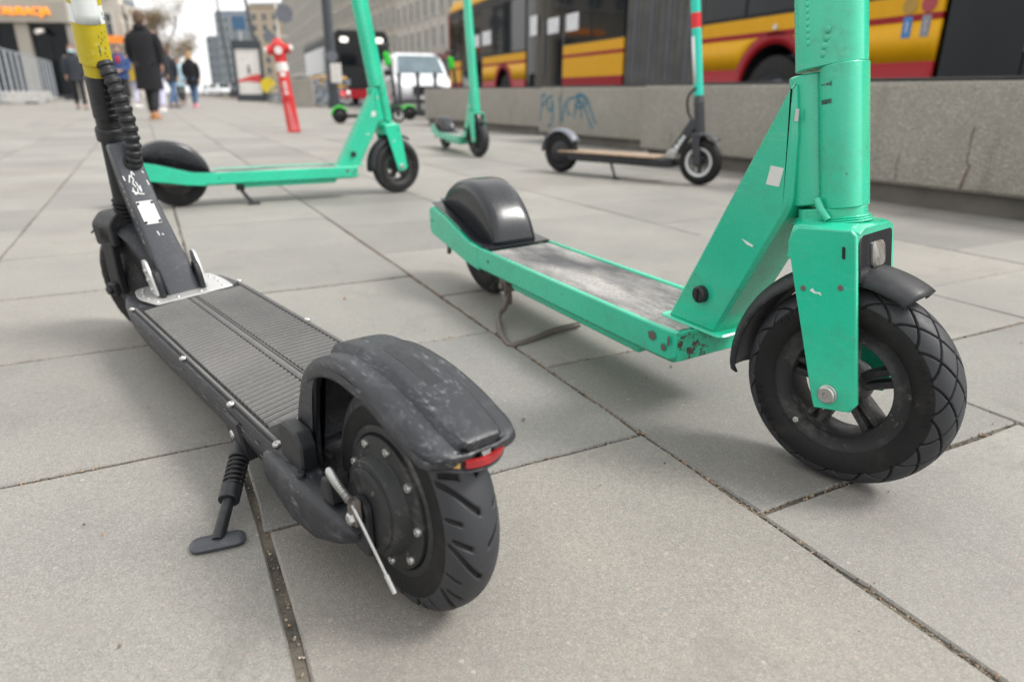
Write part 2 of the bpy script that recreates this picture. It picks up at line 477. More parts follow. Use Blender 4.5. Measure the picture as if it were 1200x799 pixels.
# ------------------------------------------------------------------ ground, road, pavement
NS = Vector((.924, .383, 0))            # across the street, away from the plaza
DS = Vector((-.383, .924, 0))           # along the street, away from the camera
def street(off, s_, z=0.0):
    p = NS * off + DS * s_; return Vector((p.x, p.y, z))

g = MB(); g.add([(-1500, -300, -.145), (1500, -300, -.145), (1500, 2200, -.145), (-1500, 2200, -.145)], [(0, 1, 2, 3)])
tag(g.build('ground', M_ground), kind='structure')
g = MB(); g.add([street(3.9, -20, -.12), street(17.5, -20, -.12), street(17.5, 420, -.12), street(3.9, 420, -.12)], [(0, 1, 2, 3)])
tag(g.build('road', M_asph), kind='structure')
g = MB(); g.add([street(17.62, -20, -.006), street(26, -20, -.006), street(26, 420, -.006), street(17.62, 420, -.006)], [(0, 1, 2, 3)])
tag(g.build('far_pavement', M_kerb), kind='structure')
pv = MB(); pv.add([street(3.72, -3.5, -.0045), street(3.72, 150, -.0045), street(-60, 150, -.0045), street(-60, -3.5, -.0045)], [(0, 1, 2, 3)])
pavement = tag(pv.build('pavement', M_joint), kind='structure')
for nm, o0, o1 in (('kerb', 3.725, 3.9), ('kerb', 17.5, 17.62)):
    k0 = MB(); k0.prismc([(o0, -.14), (o1, -.14), (o1, -.002), (o0, -.002)], -20, 200, .01, 'y')
    ko = k0.build(nm, M_kerb); ko.matrix_world = Matrix(((NS.x, DS.x, 0, 0), (NS.y, DS.y, 0, 0), (0, 0, 1, 0), (0, 0, 0, 1)))
    tag(ko, kind='structure')

AZ = R(-62.9)
E1 = Vector((math.cos(AZ), math.sin(AZ), 0)); E2 = Vector((-E1.y, E1.x, 0))
STRIP = {-1: (-.447, .046, -.95, .490), 0: (.046, .575, -.705, .510), 1: (.575, 1.11, -.481, .513),
         2: (1.11, 1.676, -.756, .530), 3: (1.676, 2.24, -1.03, .520), 4: (2.24, 2.81, -1.283, .520)}
for k in range(5, 9): STRIP[k] = (2.81 + (k-5)*.56, 2.81 + (k-4)*.56, -1.03 - (.26 if k % 2 else 0), .52)
for k in range(-2, -150, -1): STRIP[k] = (-.447 + (k+1)*.545, -.447 + (k+2)*.545, -.705 - (0 if k % 2 else .25), .50)

def proj(p):
    d = p - Vector((0, 0, CAM_H)); f = d.dot(_fwd)
    if f < .05: return None
    return 600 + 800*d.dot(_rt2)/f, 399.5 - 800*d.dot(_up2)/f, f

slabs = []
rs = random.Random(11)
for k, (b0, b1, a0, pa) in STRIP.items():
    mmin = int((-150 - a0) / pa)
    for m in range(mmin, 6):
        a_lo = a0 + (m)*pa; a_hi = a_lo + pa
        ac, bc = (a_lo + a_hi)/2, (b0 + b1)/2
        c0 = E1*ac + E2*bc
        if c0.dot(NS) > 3.62 or c0.y < -3.0 or c0.length > 75: continue
        vis = False; area = 0
        q = proj(c0)
        if q and -260 < q[0] < 1460 and q[1] < 1100:
            vis = True; area = (b1 - b0)*pa*(CAM_H/max(c0.length, .4))/(q[2]**2)
            if c0.length < 1.2: area += 1
        elif c0.length < 1.6: vis = True; area = 1
        elif c0.length < 16 and c0.y > -3.0: vis = True; area = 0
        if vis: slabs.append((area, k, m, ac, bc, b0, b1, pa))
slabs.sort(key=lambda x: -x[0])

def slab_mesh(w, h, seed, jit=.0016, npt=4, gap=.0035):
    """top outline with slightly chipped edges and a worn arris"""
    r_ = random.Random(seed); o = []
    cs = [(-w/2+gap, -h/2+gap), (w/2-gap, -h/2+gap), (w/2-gap, h/2-gap), (-w/2+gap, h/2-gap)]
    for i in range(4):
        a = cs[i]; b = cs[(i+1) % 4]
        for j in range(npt):
            t_ = j/npt + (0 if j == 0 else r_.uniform(-.06, .06))
            o.append((a[0]+(b[0]-a[0])*t_ + r_.uniform(-jit, jit), a[1]+(b[1]-a[1])*t_ + r_.uniform(-jit, jit)))
    inn = inset(o, .0022)
    mb = MB(); n = len(o)
    mb.add([(x, y, 0) for x, y in inn] + [(x, y, -.0026) for x, y in o] + [(x, y, -.016) for x, y in o],
           [tuple(range(n))] + [(n+i, n+(i+1) % n, (i+1) % n, i) for i in range(n)] + [(2*n+i, 2*n+(i+1) % n, n+(i+1) % n, n+i) for i in range(n)])
    return mb.mesh('paving_slab', M_slab, 30, fix=False)

cache = {}
rot = Matrix(((E1.x, E2.x, 0, 0), (E1.y, E2.y, 0, 0), (0, 0, 1, 0), (0, 0, 0, 1)))
rest = MB()
for i, (ar, k, m, ac, bc, b0, b1, pa) in enumerate(slabs):
    if i < 300:
        w, h = pa, b1 - b0; sh = 0.0; gap = .0035
        if k == 0 and ac > -.75: h -= .004; sh = .002; gap = .0045      # the wide joint beside the kickstand
        key = (round(w, 3), round(h, 3), rs.randrange(4))
        if key not in cache: cache[key] = slab_mesh(w, h, hash(key) & 1023, .0019 if i < 40 else .0014, 4 if i > 60 else 6, gap)
        o = bpy.data.objects.new('paving_slab', cache[key]); COL.objects.link(o); o.parent = pavement
        c0 = E1*ac + E2*(bc + sh)
        mm = rot.copy(); mm.translation = (c0.x, c0.y, rs.uniform(-.0016, .0008))
        mm = mm @ Matrix.Rotation(rs.uniform(-.0022, .0022), 4, 'X') @ Matrix.Rotation(rs.uniform(-.0022, .0022), 4, 'Y')
        if rs.random() < .5: mm = mm @ Matrix.Rotation(PI, 4, 'Z')
        o.matrix_world = mm
    else:
        z = rs.uniform(-.0015, .001)
        a, b = pa/2 - .004, (b1-b0)/2 - .004
        P4 = [E1*(ac+da) + E2*(bc+db) for da, db in ((-a, -b), (a, -b), (a, b), (-a, b))]
        rest.add([(p.x, p.y, z) for p in P4] + [(p.x, p.y, -.012) for p in P4],
                 [(0, 1, 2, 3)] + [(4+i_, 4+(i_+1) % 4, (i_+1) % 4, i_) for i_ in range(4)])
o = rest.build('paving_slab_field', M_slab, pavement, fix=False); o['kind'] = 'stuff'
# loose sand grains and grit along the near joints
gr = MB()
def grit(ac, bc, n, dirv, length, wid):
    for _ in range(n):
        t_ = rs.uniform(0, length); q = E1*ac + E2*bc + dirv*t_ + (E2 if dirv is E1 else E1)*rs.gauss(0, wid)
        s_ = rs.uniform(.0008, .0022) * (1.7 if rs.random() < .06 else 1)
        z = -.0045 + rs.uniform(.0, .0042)
        vs_ = [(q.x+s_*rs.uniform(.6, 1.3), q.y, z), (q.x-s_, q.y+rs.uniform(-.3, .3)*s_, z), (q.x, q.y+s_*rs.uniform(.6, 1.2), z), (q.x, q.y-s_, z), (q.x, q.y, z+s_), (q.x, q.y, z-s_)]
        gr.add(vs_, [(0, 2, 4), (2, 1, 4), (1, 3, 4), (3, 0, 4), (2, 0, 5), (1, 2, 5), (3, 1, 5), (0, 3, 5)])
grit(-2.4, .575, 900, E1, 2.4, .0022)
grit(-1.3, .049, 160, E1, 1.2, .0025)
grit(-2.0, 1.11, 250, E1, 1.8, .002)
for k in (-1, 0, 1, 2, 3):
    b0, b1, a0, pa = STRIP[k]
    for m in (-2, -1, 0): grit(a0 + m*pa, b0, 110, E2, b1 - b0, .0022)
for _ in range(70):
    grit(rs.uniform(-1.6, -.1), rs.uniform(-.4, 1.6), 1, E1, .01, .0)
    k0 = len(gr.v) - 6; gr.v[k0:] = [(x, y, z + .0055) for x, y, z in gr.v[k0:]]
tg = NT('joint_grit'); sv = tg.n('ShaderNodeSeparateColor'); tg.l(tg.voro(240, vec=tg.pos(), out='Color'), sv.inputs[0])
tg.set(Base_Color=tg.ramp(sv.outputs[0], [(0, (.05, .045, .04)), (.4, (.17, .13, .09)), (.75, (.30, .26, .2)), (.95, (.36, .17, .08)), (1, (.5, .48, .45))]), Roughness=.9)
o = gr.build('joint_grit', tg.m, pavement, fix=False); o['kind'] = 'stuff'
# ------------------------------------------------------------------ wheels
def tyre_mesh(c, Rw, hw, rr, bead, tread, mat_side, mat_tread, nseg=420, nac=40, M=None, depth=.0036):
    """tyre with real tread grooves; two material slots: sidewall and tread"""
    Rc = Rw - rr
    ph = np.linspace(-R(128), R(128), nac)
    th = np.linspace(0, 2*PI, nseg, endpoint=False)
    T, P_ = np.meshgrid(th, ph, indexing='ij')
    y = hw*np.sign(np.sin(P_))*np.abs(np.sin(P_))**.88
    r = Rc + rr*np.sign(np.cos(P_))*np.abs(np.cos(P_))**.9
    d = tread(T, y/hw, P_)
    r = r - depth*d*np.cos(P_).clip(.15, 1); y = y - np.sign(y)*depth*d*np.abs(np.sin(P_))*.6
    # sidewall steps
    r = r - .0012*((np.abs(P_) > R(84)) & (np.abs(P_) < R(92)))
    X = c[0] + r*np.cos(T); Y_ = c[1] + y; Z = c[2] + r*np.sin(T)
    vs_ = np.stack([X, Y_, Z], -1).reshape(-1, 3)
    if M is not None:
        A = np.array(M); vs_ = vs_ @ A[:3, :3].T + A[:3, 3]
    fs = []; mi = []
    for i in range(nseg):
        i2 = (i+1) % nseg
        for j in range(nac-1):
            fs.append((i*nac+j, i*nac+j+1, i2*nac+j+1, i2*nac+j))
            mi.append(1 if abs(ph[j]+ph[j+1])/2 < R(74) and d[i, j] + d[i2, j+1] < .9 else 0)
    me = bpy.data.meshes.new('tyre'); me.from_pydata(vs_.tolist(), [], fs); me.update()
    me.materials.append(mat_side); me.materials.append(mat_tread)
    me.polygons.foreach_set('material_index', mi); me.polygons.foreach_set('use_smooth', [True]*len(fs))
    me.update(); me.set_sharp_from_angle(angle=R(55))
    return me

def tread_diamond(T, y, P_):
    N = 17; out = np.zeros_like(T)
    for sg in (1, -1):
        f = (T*N/(2*PI) + sg*(1.15*y + .30*y**3)) % 1.0
        dd = np.abs(f - .5)
        out = np.maximum(out, np.clip(1.7 - dd/.036, 0, 1)*(np.abs(P_) < R(80)))
    return out

def tread_block(T, y, P_):
    N = 11; out = np.zeros_like(T); ay = np.abs(y)
    ph = T*N/(2*PI) + .5*(y > 0)
    def gv(off, lo, hi, w): 
        dd = np.abs((ph + off) % 1.0 - .5)
        return np.clip(1.6 - dd/w, 0, 1)*np.clip((ay-lo)/.05, 0, 1)*np.clip((hi-ay)/.05, 0, 1)
    out = np.maximum(out, gv(.62*ay**1.4, .06, .97, .045))
    out = np.maximum(out, gv(.40 + .30*ay, .40, .90, .035))
    out = np.maximum(out, gv(.72 + .30*ay, .62, .97, .030))
    return out*(np.abs(P_) < R(86))

def link(name, me, parent):
    o = bpy.data.objects.new(name, me); COL.objects.link(o); o.parent = parent; return o

def bend_text(txt, radius, a_mid, size, side, c, y, depth=.0007, M=None, spacing=1.1):
    """letters wrapped round a tyre's sidewall"""
    me = text_mesh(txt, size, depth, spacing=spacing)
    for v in me.vertices:
        a = a_mid - side*v.co.x/radius; r = radius + v.co.y
        p = Vector((c[0] + r*math.cos(a), c[1] + y + v.co.z*math.copysign(1, y), c[2] + r*math.sin(a)))
        v.co = M @ p if M is not None else p
    me.update(); return me

# ------------------------------------------------------------------ grip mat of the green scooters
def grip_mat():
    t = NT('worn_grip_mat'); o = t.obj()
    mp = t.n('ShaderNodeMapping'); mp.inputs['Scale'].default_value = (3.2, 9, 4); mp.inputs['Rotation'].default_value = (0, 0, .35); t.l(o, mp.inputs['Vector'])
    a = t.noise(1.4, 5, .6, vec=mp.outputs[0]); b = t.noise(160, 3, vec=o)
    mp2 = t.n('ShaderNodeMapping'); mp2.inputs['Scale'].default_value = (18, 160, 20); mp2.inputs['Rotation'].default_value = (0, 0, .9); t.l(o, mp2.inputs['Vector'])
    c2 = t.noise(1, 3, vec=mp2.outputs[0])
    dust = t.math('MULTIPLY', t.ramp(a, [(.36, 0), (.66, 1)]), t.ramp(b, [(.25, .45), (.65, 1)]))
    c_ = t.mix(t.math('MULTIPLY', dust, .85), (.058, .059, .062), (.40, .385, .36))
    sx = t.n('ShaderNodeSeparateXYZ'); t.l(o, sx.inputs[0])
    fr = t.ramp(sx.outputs[0], [(.60, 0), (.72, 1)])
    c_ = t.mix(t.math('MULTIPLY', t.math('MULTIPLY', t.ramp(c2, [(.56, 0), (.62, 1)]), fr), .7), c_, (.42, .42, .41))
    t.set(Base_Color=c_, Roughness=.82); t.bump(b, .6, .0012); return t.m
M_grip = grip_mat()

# ------------------------------------------------------------------ green scooter
def strut_poly(a, b, wa, wb):
    a = Vector(a); b = Vector(b); d = (b-a).normalized(); n = Vector((-d.y, d.x))
    return [tuple(a+n*wa/2), tuple(a-n*wa/2), tuple(b-n*wb/2), tuple(b+n*wb/2)]

GS_BASE = Vector((.936, 0, .322)); GS_AX = Vector((-.165, 0, .986)).normalized()

def make_green_scooter(root, steer=0.0, hero=True, stand='hoop'):
    k_ = Matrix.Translation(GS_BASE) @ Matrix.Rotation(R(steer), 4, GS_AX) @ Matrix.Translation(-GS_BASE)
    # ---- deck
    d = MB()
    sec = [(-.086, .098), (-.086, .1415), (-.0835, .144), (-.079, .144), (-.0765, .1415), (-.0765, .138), (.0765, .138), (.0765, .1415), (.079, .144), (.0835, .144), (.086, .1415), (.086, .098), (.076, .090), (-.076, .090)]
    def sc_(f, dz=0): return [(y*f, z+dz) for y, z in sec]
    d.loft([[(.105, y, z) for y, z in sec], [(.69, y, z) for y, z in sec], [(.752, y*.97, z) for y, z in sec],
            [(.766, y*.93, z if z > .11 else z+.006) for y, z in sec]])
    deck = d.build('deck_frame', M_green, root, 30, .0012)
    d = MB()                                                 # front end plate, chipped and rusty
    d.prismc([(-.078, .097), (.078, .097), (.080, .142), (-.080, .142)], .764, .7685, .0015, 'x')
    d.build('deck_nose', M_greenrust, deck, 30)
    for q in ([(.708, .128), (.716, .133), (.724, .131), (.726, .122), (.718, .117), (.710, .120)], [(.738, .118), (.745, .121), (.750, .114), (.744, .108), (.739, .111)], [(.752, .132), (.757, .137), (.757, .122), (.753, .118)], [(.46, .125), (.463, .126), (.463, .122)], [(.30, .112), (.303, .113), (.302, .109)]):
        d = MB(); d.prism(q, -.0861, -.0864); d.build('paint_chip', M_rust, deck)
    d = MB(); d.prismc(roundpoly([(.235, .072), (.66, .072), (.675, .091), (.22, .091)], .004, 2), -.066, .066, .003)
    d.build('battery_cover', M_green, deck, 30)
    d = MB()                                                 # tail arms either side of the wheel
    top = [(.108, .144), (.06, .1475), (0, .164), (-.07, .184), (-.150, .199)]
    bot = [(-.168, .190), (-.170, .140), (-.158, .128), (-.05, .112), (.03, .098), (.108, .091)]
    for s_ in (-1, 1): d.prismc(top + bot, s_*.0865, s_*.0745, .0015)
    arm = d.build('tail_arm', M_green, root, 30)
    for x, z in ((-.152, .163), (.16, .122)):
        d = MB(); d.cyl((x, -.0873, z), (x, -.085, z), .0028, 8); d.build('screw_hole', M_hole, arm)
    d = MB()
    d.prismc([(.150, -.0755), (.752, -.0735), (.752, .0735), (.150, .0755)], .1375, .1405, .0008, 'z')
    d.build('deck_mat', M_grip, root, 30)
    # ---- rear fender with its flange
    fe = MB(); rows = []
    def zfl(x): return np.interp(x, [-.175, -.07, 0, .075, .15], [.209, .190, .170, .150, .1465])
    for i in range(41):
        a = R(10 + 152*i/40); row = []
        Ro = .150 + .004*math.sin(a)
        xo, zo = Ro*math.cos(a)*1.07 - .026, .120 + Ro*math.sin(a)
        zb_ = float(zfl(xo)) + .001; zo = max(zo, zb_ + .001)
        n_ = 12
        prof = [(1.0, 0.0), (1.0, .45), (.985, .72), (.93, .88), (.80, .965), (.6, .992), (.3, 1.0), (0, 1.0)]
        prof = prof + [(-y, h) for y, h in prof[-2::-1]]
        for y, h in prof:
            hh = zo - zb_
            # shoulders drop a fixed amount, not a share of the height
            dz = (1-h)*min(hh, .075) if h > .45 else (hh if h == 0 else .55*hh)
            if h == .45: dz = max(.55*min(hh, .075), .5*hh)
            row.append((xo*(1 - .10*(1-h)) if h > 0 else xo*.93, y*.052*(1 if h > 0 else 1.02), zo - dz))
        rows.append(row)
    fe.grid(rows)
    fender = fe.build('rear_fender', M_glossblack, root, 60, solid=.0025)
    fl = MB(); pth = [(.150, .1445), (.075, .1480), (0, .168), (-.07, .188), (-.162, .205)]
    fl.loft([[(x, y, z) for y, z in ((-.0785, z0), (-.0785, z0+.003), (.0785, z0+.003), (.0785, z0))] for x, z0 in [(a, b) for a, b in pth] for x in [x]])
    fl.build('fender_flange', M_glossblack, fender, 30)
    hk = MB(); hk.tube(smooth_path([(-.145, .02, .20), (-.172, .02, .222), (-.178, .02, .252)], 5), [.012]*9 + [.012, .004], 10)
    hk.ball((-.170, 0, .205), .012, .035, .018)
    hk.build('tail_light', M_black, fender)
    # ---- rear wheel
    c = (0, 0, .127)
    ty = link('rear_tyre', tyre_mesh(c, .127, .031, .031, .08, tread_diamond, M_rubber, M_tread, 300 if hero else 160, 28), root)
    hb = MB()
    for s_ in (-1, 1): hb.lathe([(.0, s_*.031), (.02, s_*.032), (.045, s_*.030), (.060, s_*.024), (.078, s_*.022), (.082, s_*.026), (.080, s_*.018)], 40, c=c)
    hub = hb.build('hub_motor', M_alloy, root)
    for s_ in (-1, 1):
        ax = MB(); ax.cyl((0, s_*.030, .127), (0, s_*.074, .127), .008, 10); ax.build('axle_end', M_steel, hub)
    br = MB(); br.box(-.115, -.07, -.062, -.036, .118, .142); br.tube(smooth_path([(-.09, -.06, .13), (-.06, -.066, .105), (-.01, -.062, .098), (.04, -.064, .105), (.09, -.06, .098)], 5), .005, 8)
    br.tube([(-.12, -.066, .14), (-.10, -.066, .10), (-.105, -.066, .085)], .006, 8)
    br.build('brake_caliper', M_rust, root, bev=.002)
    # ---- neck: slanting down tube, head tube, lock button, tags
    dn = MB()
    pl = roundpoly([(.690, .1400), (.792, .1400), (.900, .338), (.896, .425), (.886, .480), (.878, .474)], [.0, .0, .012, .01, .005, .005], 3)
    dn.prismc(pl, -.0345, .0345, .005)
    neck = dn.build('down_tube', M_green, root, 30)
    wl = MB(); wl.prismc(roundpoly([(.681, -.043), (.812, -.043), (.812, .043), (.681, .043)], .010, 3), .1385, .1435, .002, 'z')
    wl.build('weld_plate', M_green, neck, 30)
    sc2 = MB()
    sc2.prism([(.8285, .287), (.8375, .281), (.848, .279), (.850, .2815), (.838, .285)], -.0346, -.0349)
    sc2.build('paint_scrape', M_white, neck)
    bt = MB(); bt.lathe([(0, -.0455), (.010, -.0455), (.0125, -.043), (.0125, -.034)], 20, c=(.764, 0, .194))
    bt.box(.7625, .7655, -.0475, -.045, .184, .204)
    bt.build('lock_button', M_black, neck)
    stk = MB(); q = [(.8602, .3615), (.8808, .3605), (.8852, .3832), (.8650, .3848)]
    stk.prism(q, -.0346, -.0349); stk.build('blank_sticker', M_sticker, neck)
    tg_ = MB(); tg_.prism([(.8935, .4375), (.8985, .4375), (.8985, .4515), (.8935, .4515)], -.0346, -.0356)
    tg_.build('metal_tag', M_alu, neck)
    hd = MB(); up = GS_AX
    def axp(h, f=0.0, y=0.0):                                # point h up the steering axis, f forward of it
        fw = Vector((up.z, 0, -up.x)); return GS_BASE + up*h + fw*f + Vector((0, y, 0))
    hd.tube([axp(.022, -.0245), axp(.172, -.0245)], .0265, 24)
    hdo = hd.build('head_tube', M_green, root, 30, .002)
    wb = MB()
    for h in np.linspace(.035, .150, 20): wb.ball(tuple(axp(h, -.040, -.0215)), .0022, .0018, .0036, 6, 4)
    wb.build('weld_bead', M_green, neck, 60)
    # ---- stem (oval), cut away round the head tube
    def oval(h, rx, ry, off, p=2.3, n=32): return [tuple(axp(h, off + a, b)) for a, b in ellipse(rx, ry, n, p)]
    st = MB(k_)
    st.loft([oval(.000, .0385, .029, .000), oval(.018, .0385, .029, .000)])
    st.loft([oval(.0175, .0235, .029, .0150, 2.6), oval(.176, .0235, .029, .0150, 2.6)])
    st.loft([oval(.1755, .0390, .0295, .000), oval(.88, .0375, .0285, .000), oval(.93, .033, .027, .000)])
    stem = st.build('stem', M_green, root, 40, .0012)
    wc = MB(k_)
    for h, e in ((.0015, .0065), (.0040, .0048), (.0065, .0034)): wc.loft([oval(h - .0015, .0385+e-.001, .029+e-.001, 0), oval(h, .0385+e, .029+e, 0), oval(h + .0012, .0385+e-.0014, .029+e-.0014, 0)])
    wc.build('weld_ripple', M_green, stem, 60)
    lk = MB(k_); lk.tube([axp(.030, -.004, -.030), axp(.018, .002, -.034), axp(.006, .010, -.0335)], [.0042, .0046, .0040], 10); lk.build('lock_pin', M_green, stem, 60)
    sm = MB(k_)
    for i in range(8): sm.ball(tuple(axp(.203 + i*.0068, -.012, -.0272)), .0040, .0020, .0046, 8, 5)
    for i in range(4): sm.ball(tuple(axp(.188 + i*.0080, .004 + i*.0020, -.0292)), .0034, .0014, .0044, 8, 5)
    sm.build('weld_bead', M_green, stem, 60)
    mk = MB(k_)
    def patch(h0, h1, f0, f1, off=-.0299):
        p_ = []
        for h, f in ((h0, f0), (h0, f1), (h1, f1), (h1, f0)):
            a = (f - .0150)/.0235; yy = -.029*max(0, 1-abs(a)**2.6)**(1/2.6) - .0004
            p_.append(tuple(axp(h, f, yy)))
        mk.add(p_, [(0, 1, 2, 3)])
    for f0, f1 in ((.000, .004), (.0045, .009), (.0095, .013)): patch(.1345, .1395, f0, f1)
    patch(.1550, .1560, .000, .006); patch(.1543, .1566, .007, .0105); patch(.1535, .1575, .011, .0125); patch(.1525, .1585, .0128, .0134)
    mk.build('marker_scrawl', M_graphite, stem)
    hb_ = MB(k_); hb_.tube(smooth_path([axp(.93, .01, -.27), axp(.935, .02, -.16), axp(.93, .012, -.04), axp(.93, .012, .04), axp(.935, .02, .16), axp(.93, .01, .27)], 5), .016, 12)
    hbo = hb_.build('handlebar', M_green, root)
    for s_ in (-1, 1):
        gp_ = MB(k_); gp_.tube([axp(.93, .010, s_*.28), axp(.933, .016, s_*.17)], [.018, .017], 14); gp_.build('grip', M_black, hbo)
    # ---- fork: crown and two plates
    fk = MB(k_)
    pr = [(.9085, .300), (.9115, .314), (.919, .320), (.980, .324), (.987, .318), (1.0195, .124), (1.012, .112), (.970, .1045), (.9655, .116)]
    for s_ in (-1, 1): fk.prismc(pr, s_*.0510, s_*.0445, .0014)
    cr_ = [(-.0505, .282), (-.0505, .312), (-.046, .323), (-.034, .328), (.034, .328), (.046, .323), (.0505, .312), (.0505, .282), (.040, .277), (-.040, .277)]
    fk.loft([[(.9100, y*.985, z-.004 if z > .3 else z) for y, z in cr_], [(.920, y*.998, z-.001 if z > .3 else z) for y, z in cr_], [(.979, y*.998, z) for y, z in cr_], [(.988, y*.985, z-.002 if z > .3 else z) for y, z in cr_]])
    fork = fk.build('fork', M_green, root, 30, .0025, 3)
    fb = MB(k_)
    fb.loft([[(x_ + (.318 - z)*.155, y*f_, z) for y, z in roundpoly([(-.044, .262), (.044, .262), (.045, .318), (-.045, .318)], .008, 3)] for x_, f_ in ((.980, 1), (.9865, 1), (.9885, .97))])
    panel = fb.build('lamp_panel', M_glossblack, fork, 30, .0012)
    ln = MB(k_)
    lp = roundpoly([(-.016, .278), (.016, .278), (.017, .308), (-.017, .308)], .010, 4)
    ln.loft([[(x_ + (.318 - z)*.155, y*f_, .2935 + (z-.2935)*f_) for y, z in lp] for x_, f_ in ((.988, 1), (.9905, 1), (.9925, .85))]); ln.build('headlight', M_lens, fork, 40)
    for x, z in ((.936, .249), (.979, .258)):
        for s_ in (-1, 1):
            bl = MB(k_); bl.lathe([(0, s_*.0520), (.0030, s_*.0520), (.0040, s_*.0505)], 10, c=(x, 0, z)); bl.build('rivet', M_rust, fork)
    slt = MB(k_)
    slt.prism(roundpoly([(.9755, .291), (.9790, .291), (.9770, .305), (.9735, .305)], .0018, 2), -.0510, -.0516)
    slt.build('slot', M_hole, fork)
    sc3 = MB(k_)
    sc3.prism([(.944, .248), (.950, .2455), (.955, .2462), (.959, .244), (.957, .2482), (.951, .2475), (.947, .2515)], -.0510, -.0514)
    sc3.build('paint_scrape', M_white, fork)
    # ---- front wheel
    c = (.985, 0, .128)
    tm = tyre_mesh(c, .128, .0310, .0275, .08, tread_diamond, M_rubber, M_tread, 1200 if hero else 160, 140 if hero else 22, M=k_)
    tyo = link('front_tyre', tm, root)
    if hero:
        for tx, am in (('ON ROAD', 2.15), ('NAVIGATOR', .25), ('10 X 2.50', -2.6)):
            link('tyre_lettering', bend_text(tx, .1020, am, .012, 1, c, -.0306, .0012, k_, 1.25), tyo).data.materials.append(M_rubber)
    rm = MB(k_)
    rm.lathe([(.0865, -.0270), (.0890, -.0235), (.0845, -.0215), (.078, -.0185), (.071, -.0165), (.066, -.018), (.0625, -.020), (.0608, -.017), (.0608, .017), (.0625, .020), (.066, .018), (.071, .0165), (.078, .0185), (.0845, .0215), (.0890, .0235), (.0865, .0270), (.078, .0), (.0865, -.0270)], 64, c=c)
    rim = rm.build('rim', M_alloy, root, 40)
    for i in range(5):
        sp = MB(k_)
        for dl in (-.17, .17):
            a = 2*PI*i/5 + .45 + dl; b = 2*PI*i/5 + .45 + dl*.75
            p0 = Vector((math.cos(a+dl*.8), math.sin(a+dl*.8))); p1 = Vector((math.cos(b), math.sin(b))); n_ = Vector((-p1.y, p1.x))
            A = p0*.020; B = p1*.0625
            sp.loft([[(c[0]+q.x, yy, c[2]+q.y) for q, yy in ((A-n_*.0046, -.012), (A+n_*.0046, -.012), (A+n_*.0046, .012), (A-n_*.0046, .012))],
                     [(c[0]+q.x, yy, c[2]+q.y) for q, yy in ((B-n_*.0042, -.014), (B+n_*.0042, -.014), (B+n_*.0042, .014), (B-n_*.0042, .014))]])
        sp.build('spoke', M_alloy, rim, 30, .002)
    hb2 = MB(k_); hb2.lathe([(.0, -.026), (.018, -.026), (.026, -.022), (.028, -.014), (.028, .014), (.026, .022), (.018, .026), (0, .026)], 32, c=c)
    hb2.build('hub', M_alloy, rim)
    ab = MB(k_)
    for s_ in (-1, 1): ab.lathe([(.003, s_*.0555), (.004, s_*.059), (.0090, s_*.059), (.0105, s_*.0575), (.0105, s_*.0540), (.0115, s_*.0535), (.0115, s_*.0505)], 24, c=c); ab.lathe([(0, s_*.056), (.0035, s_*.056)], 6, c=c)
    ab.cyl((c[0], -.0505, c[2]), (c[0], .0505, c[2]), .006, 12)
    ab.build('axle_bolt', M_steel, fork)
    vl = MB(k_); a = R(-127); vl.cyl((c[0]+.073*math.cos(a), -.016, c[2]+.073*math.sin(a)), (c[0]+.070*math.cos(a), -.034, c[2]+.070*math.sin(a)), .0042, 12, .0038)
    vl.build('valve_cap', M_steel, rim, bev=.0008)
    # ---- front fender
    ff = MB(k_); rows = []
    for i in range(37):
        a = R(187 - 126*i/36); w = .036; row = []
        if i > 33: w *= .98
        for j in range(15):
            t_ = -1 + 2*j/14
            dr = .018*abs(t_)**3.2
            r = .153 - .004*(i/36)**2 - dr - (.004*abs(t_)**2 if i == 0 else 0)
            row.append((c[0] + r*math.cos(a) - (.006*t_*t_ if i > 35 else 0), w*t_, c[2] + r*math.sin(a)))
        rows.append(row)
    ff.grid(rows); ff.build('front_fender', M_black, root, 60, solid=.003)
    # ---- kickstand
    ks = MB()
    if stand == 'hoop':
        ks.tube(smooth_path([(.20, -.060, .072), (.202, -.064, .045), (.216, -.078, .030), (.232, -.100, .022), (.290, -.128, .012), (.352, -.146, .0075), (.372, -.140, .0075), (.362, -.085, .0075), (.345, -.030, .0075), (.345, .03, .0075)], 6), .0062, 10)
    else:
        ks.tube(smooth_path([(.20, -.045, .075), (.205, -.060, .05), (.235, -.085, .02), (.245, -.105, .006)], 6), .0075, 10)
        ks.tube([(.225, -.106, .006), (.268, -.108, .006)], .006, 8)
    ko = ks.build('kickstand', M_rust if stand == 'hoop' else M_black, root)
    kb = MB(); kb.box(.185, .215, -.074, -.046, .062, .094); kb.cyl((.2, -.08, .074), (.2, -.04, .074), .008, 12); kb.cyl((.20, -.060, .03), (.20, -.060, .066), .009, 12)
    kb.build('stand_bracket', M_rust, ko, bev=.003)
    return root

def place(o, yaw, roll=0.0, pitch=0.0, z=0.0):
    return Matrix.Translation((o[0], o[1], z)) @ Matrix.Rotation(R(yaw), 4, 'Z') @ Matrix.Rotation(R(roll), 4, 'X') @ Matrix.Rotation(R(pitch), 4, 'Y')

gs = thing('electric_scooter', 'large mint green rental scooter in the right foreground, front wheel towards the camera', 'scooter', M=place((-.05, 1.65), -61.5, 2.4))
make_green_scooter(gs, 13.0)
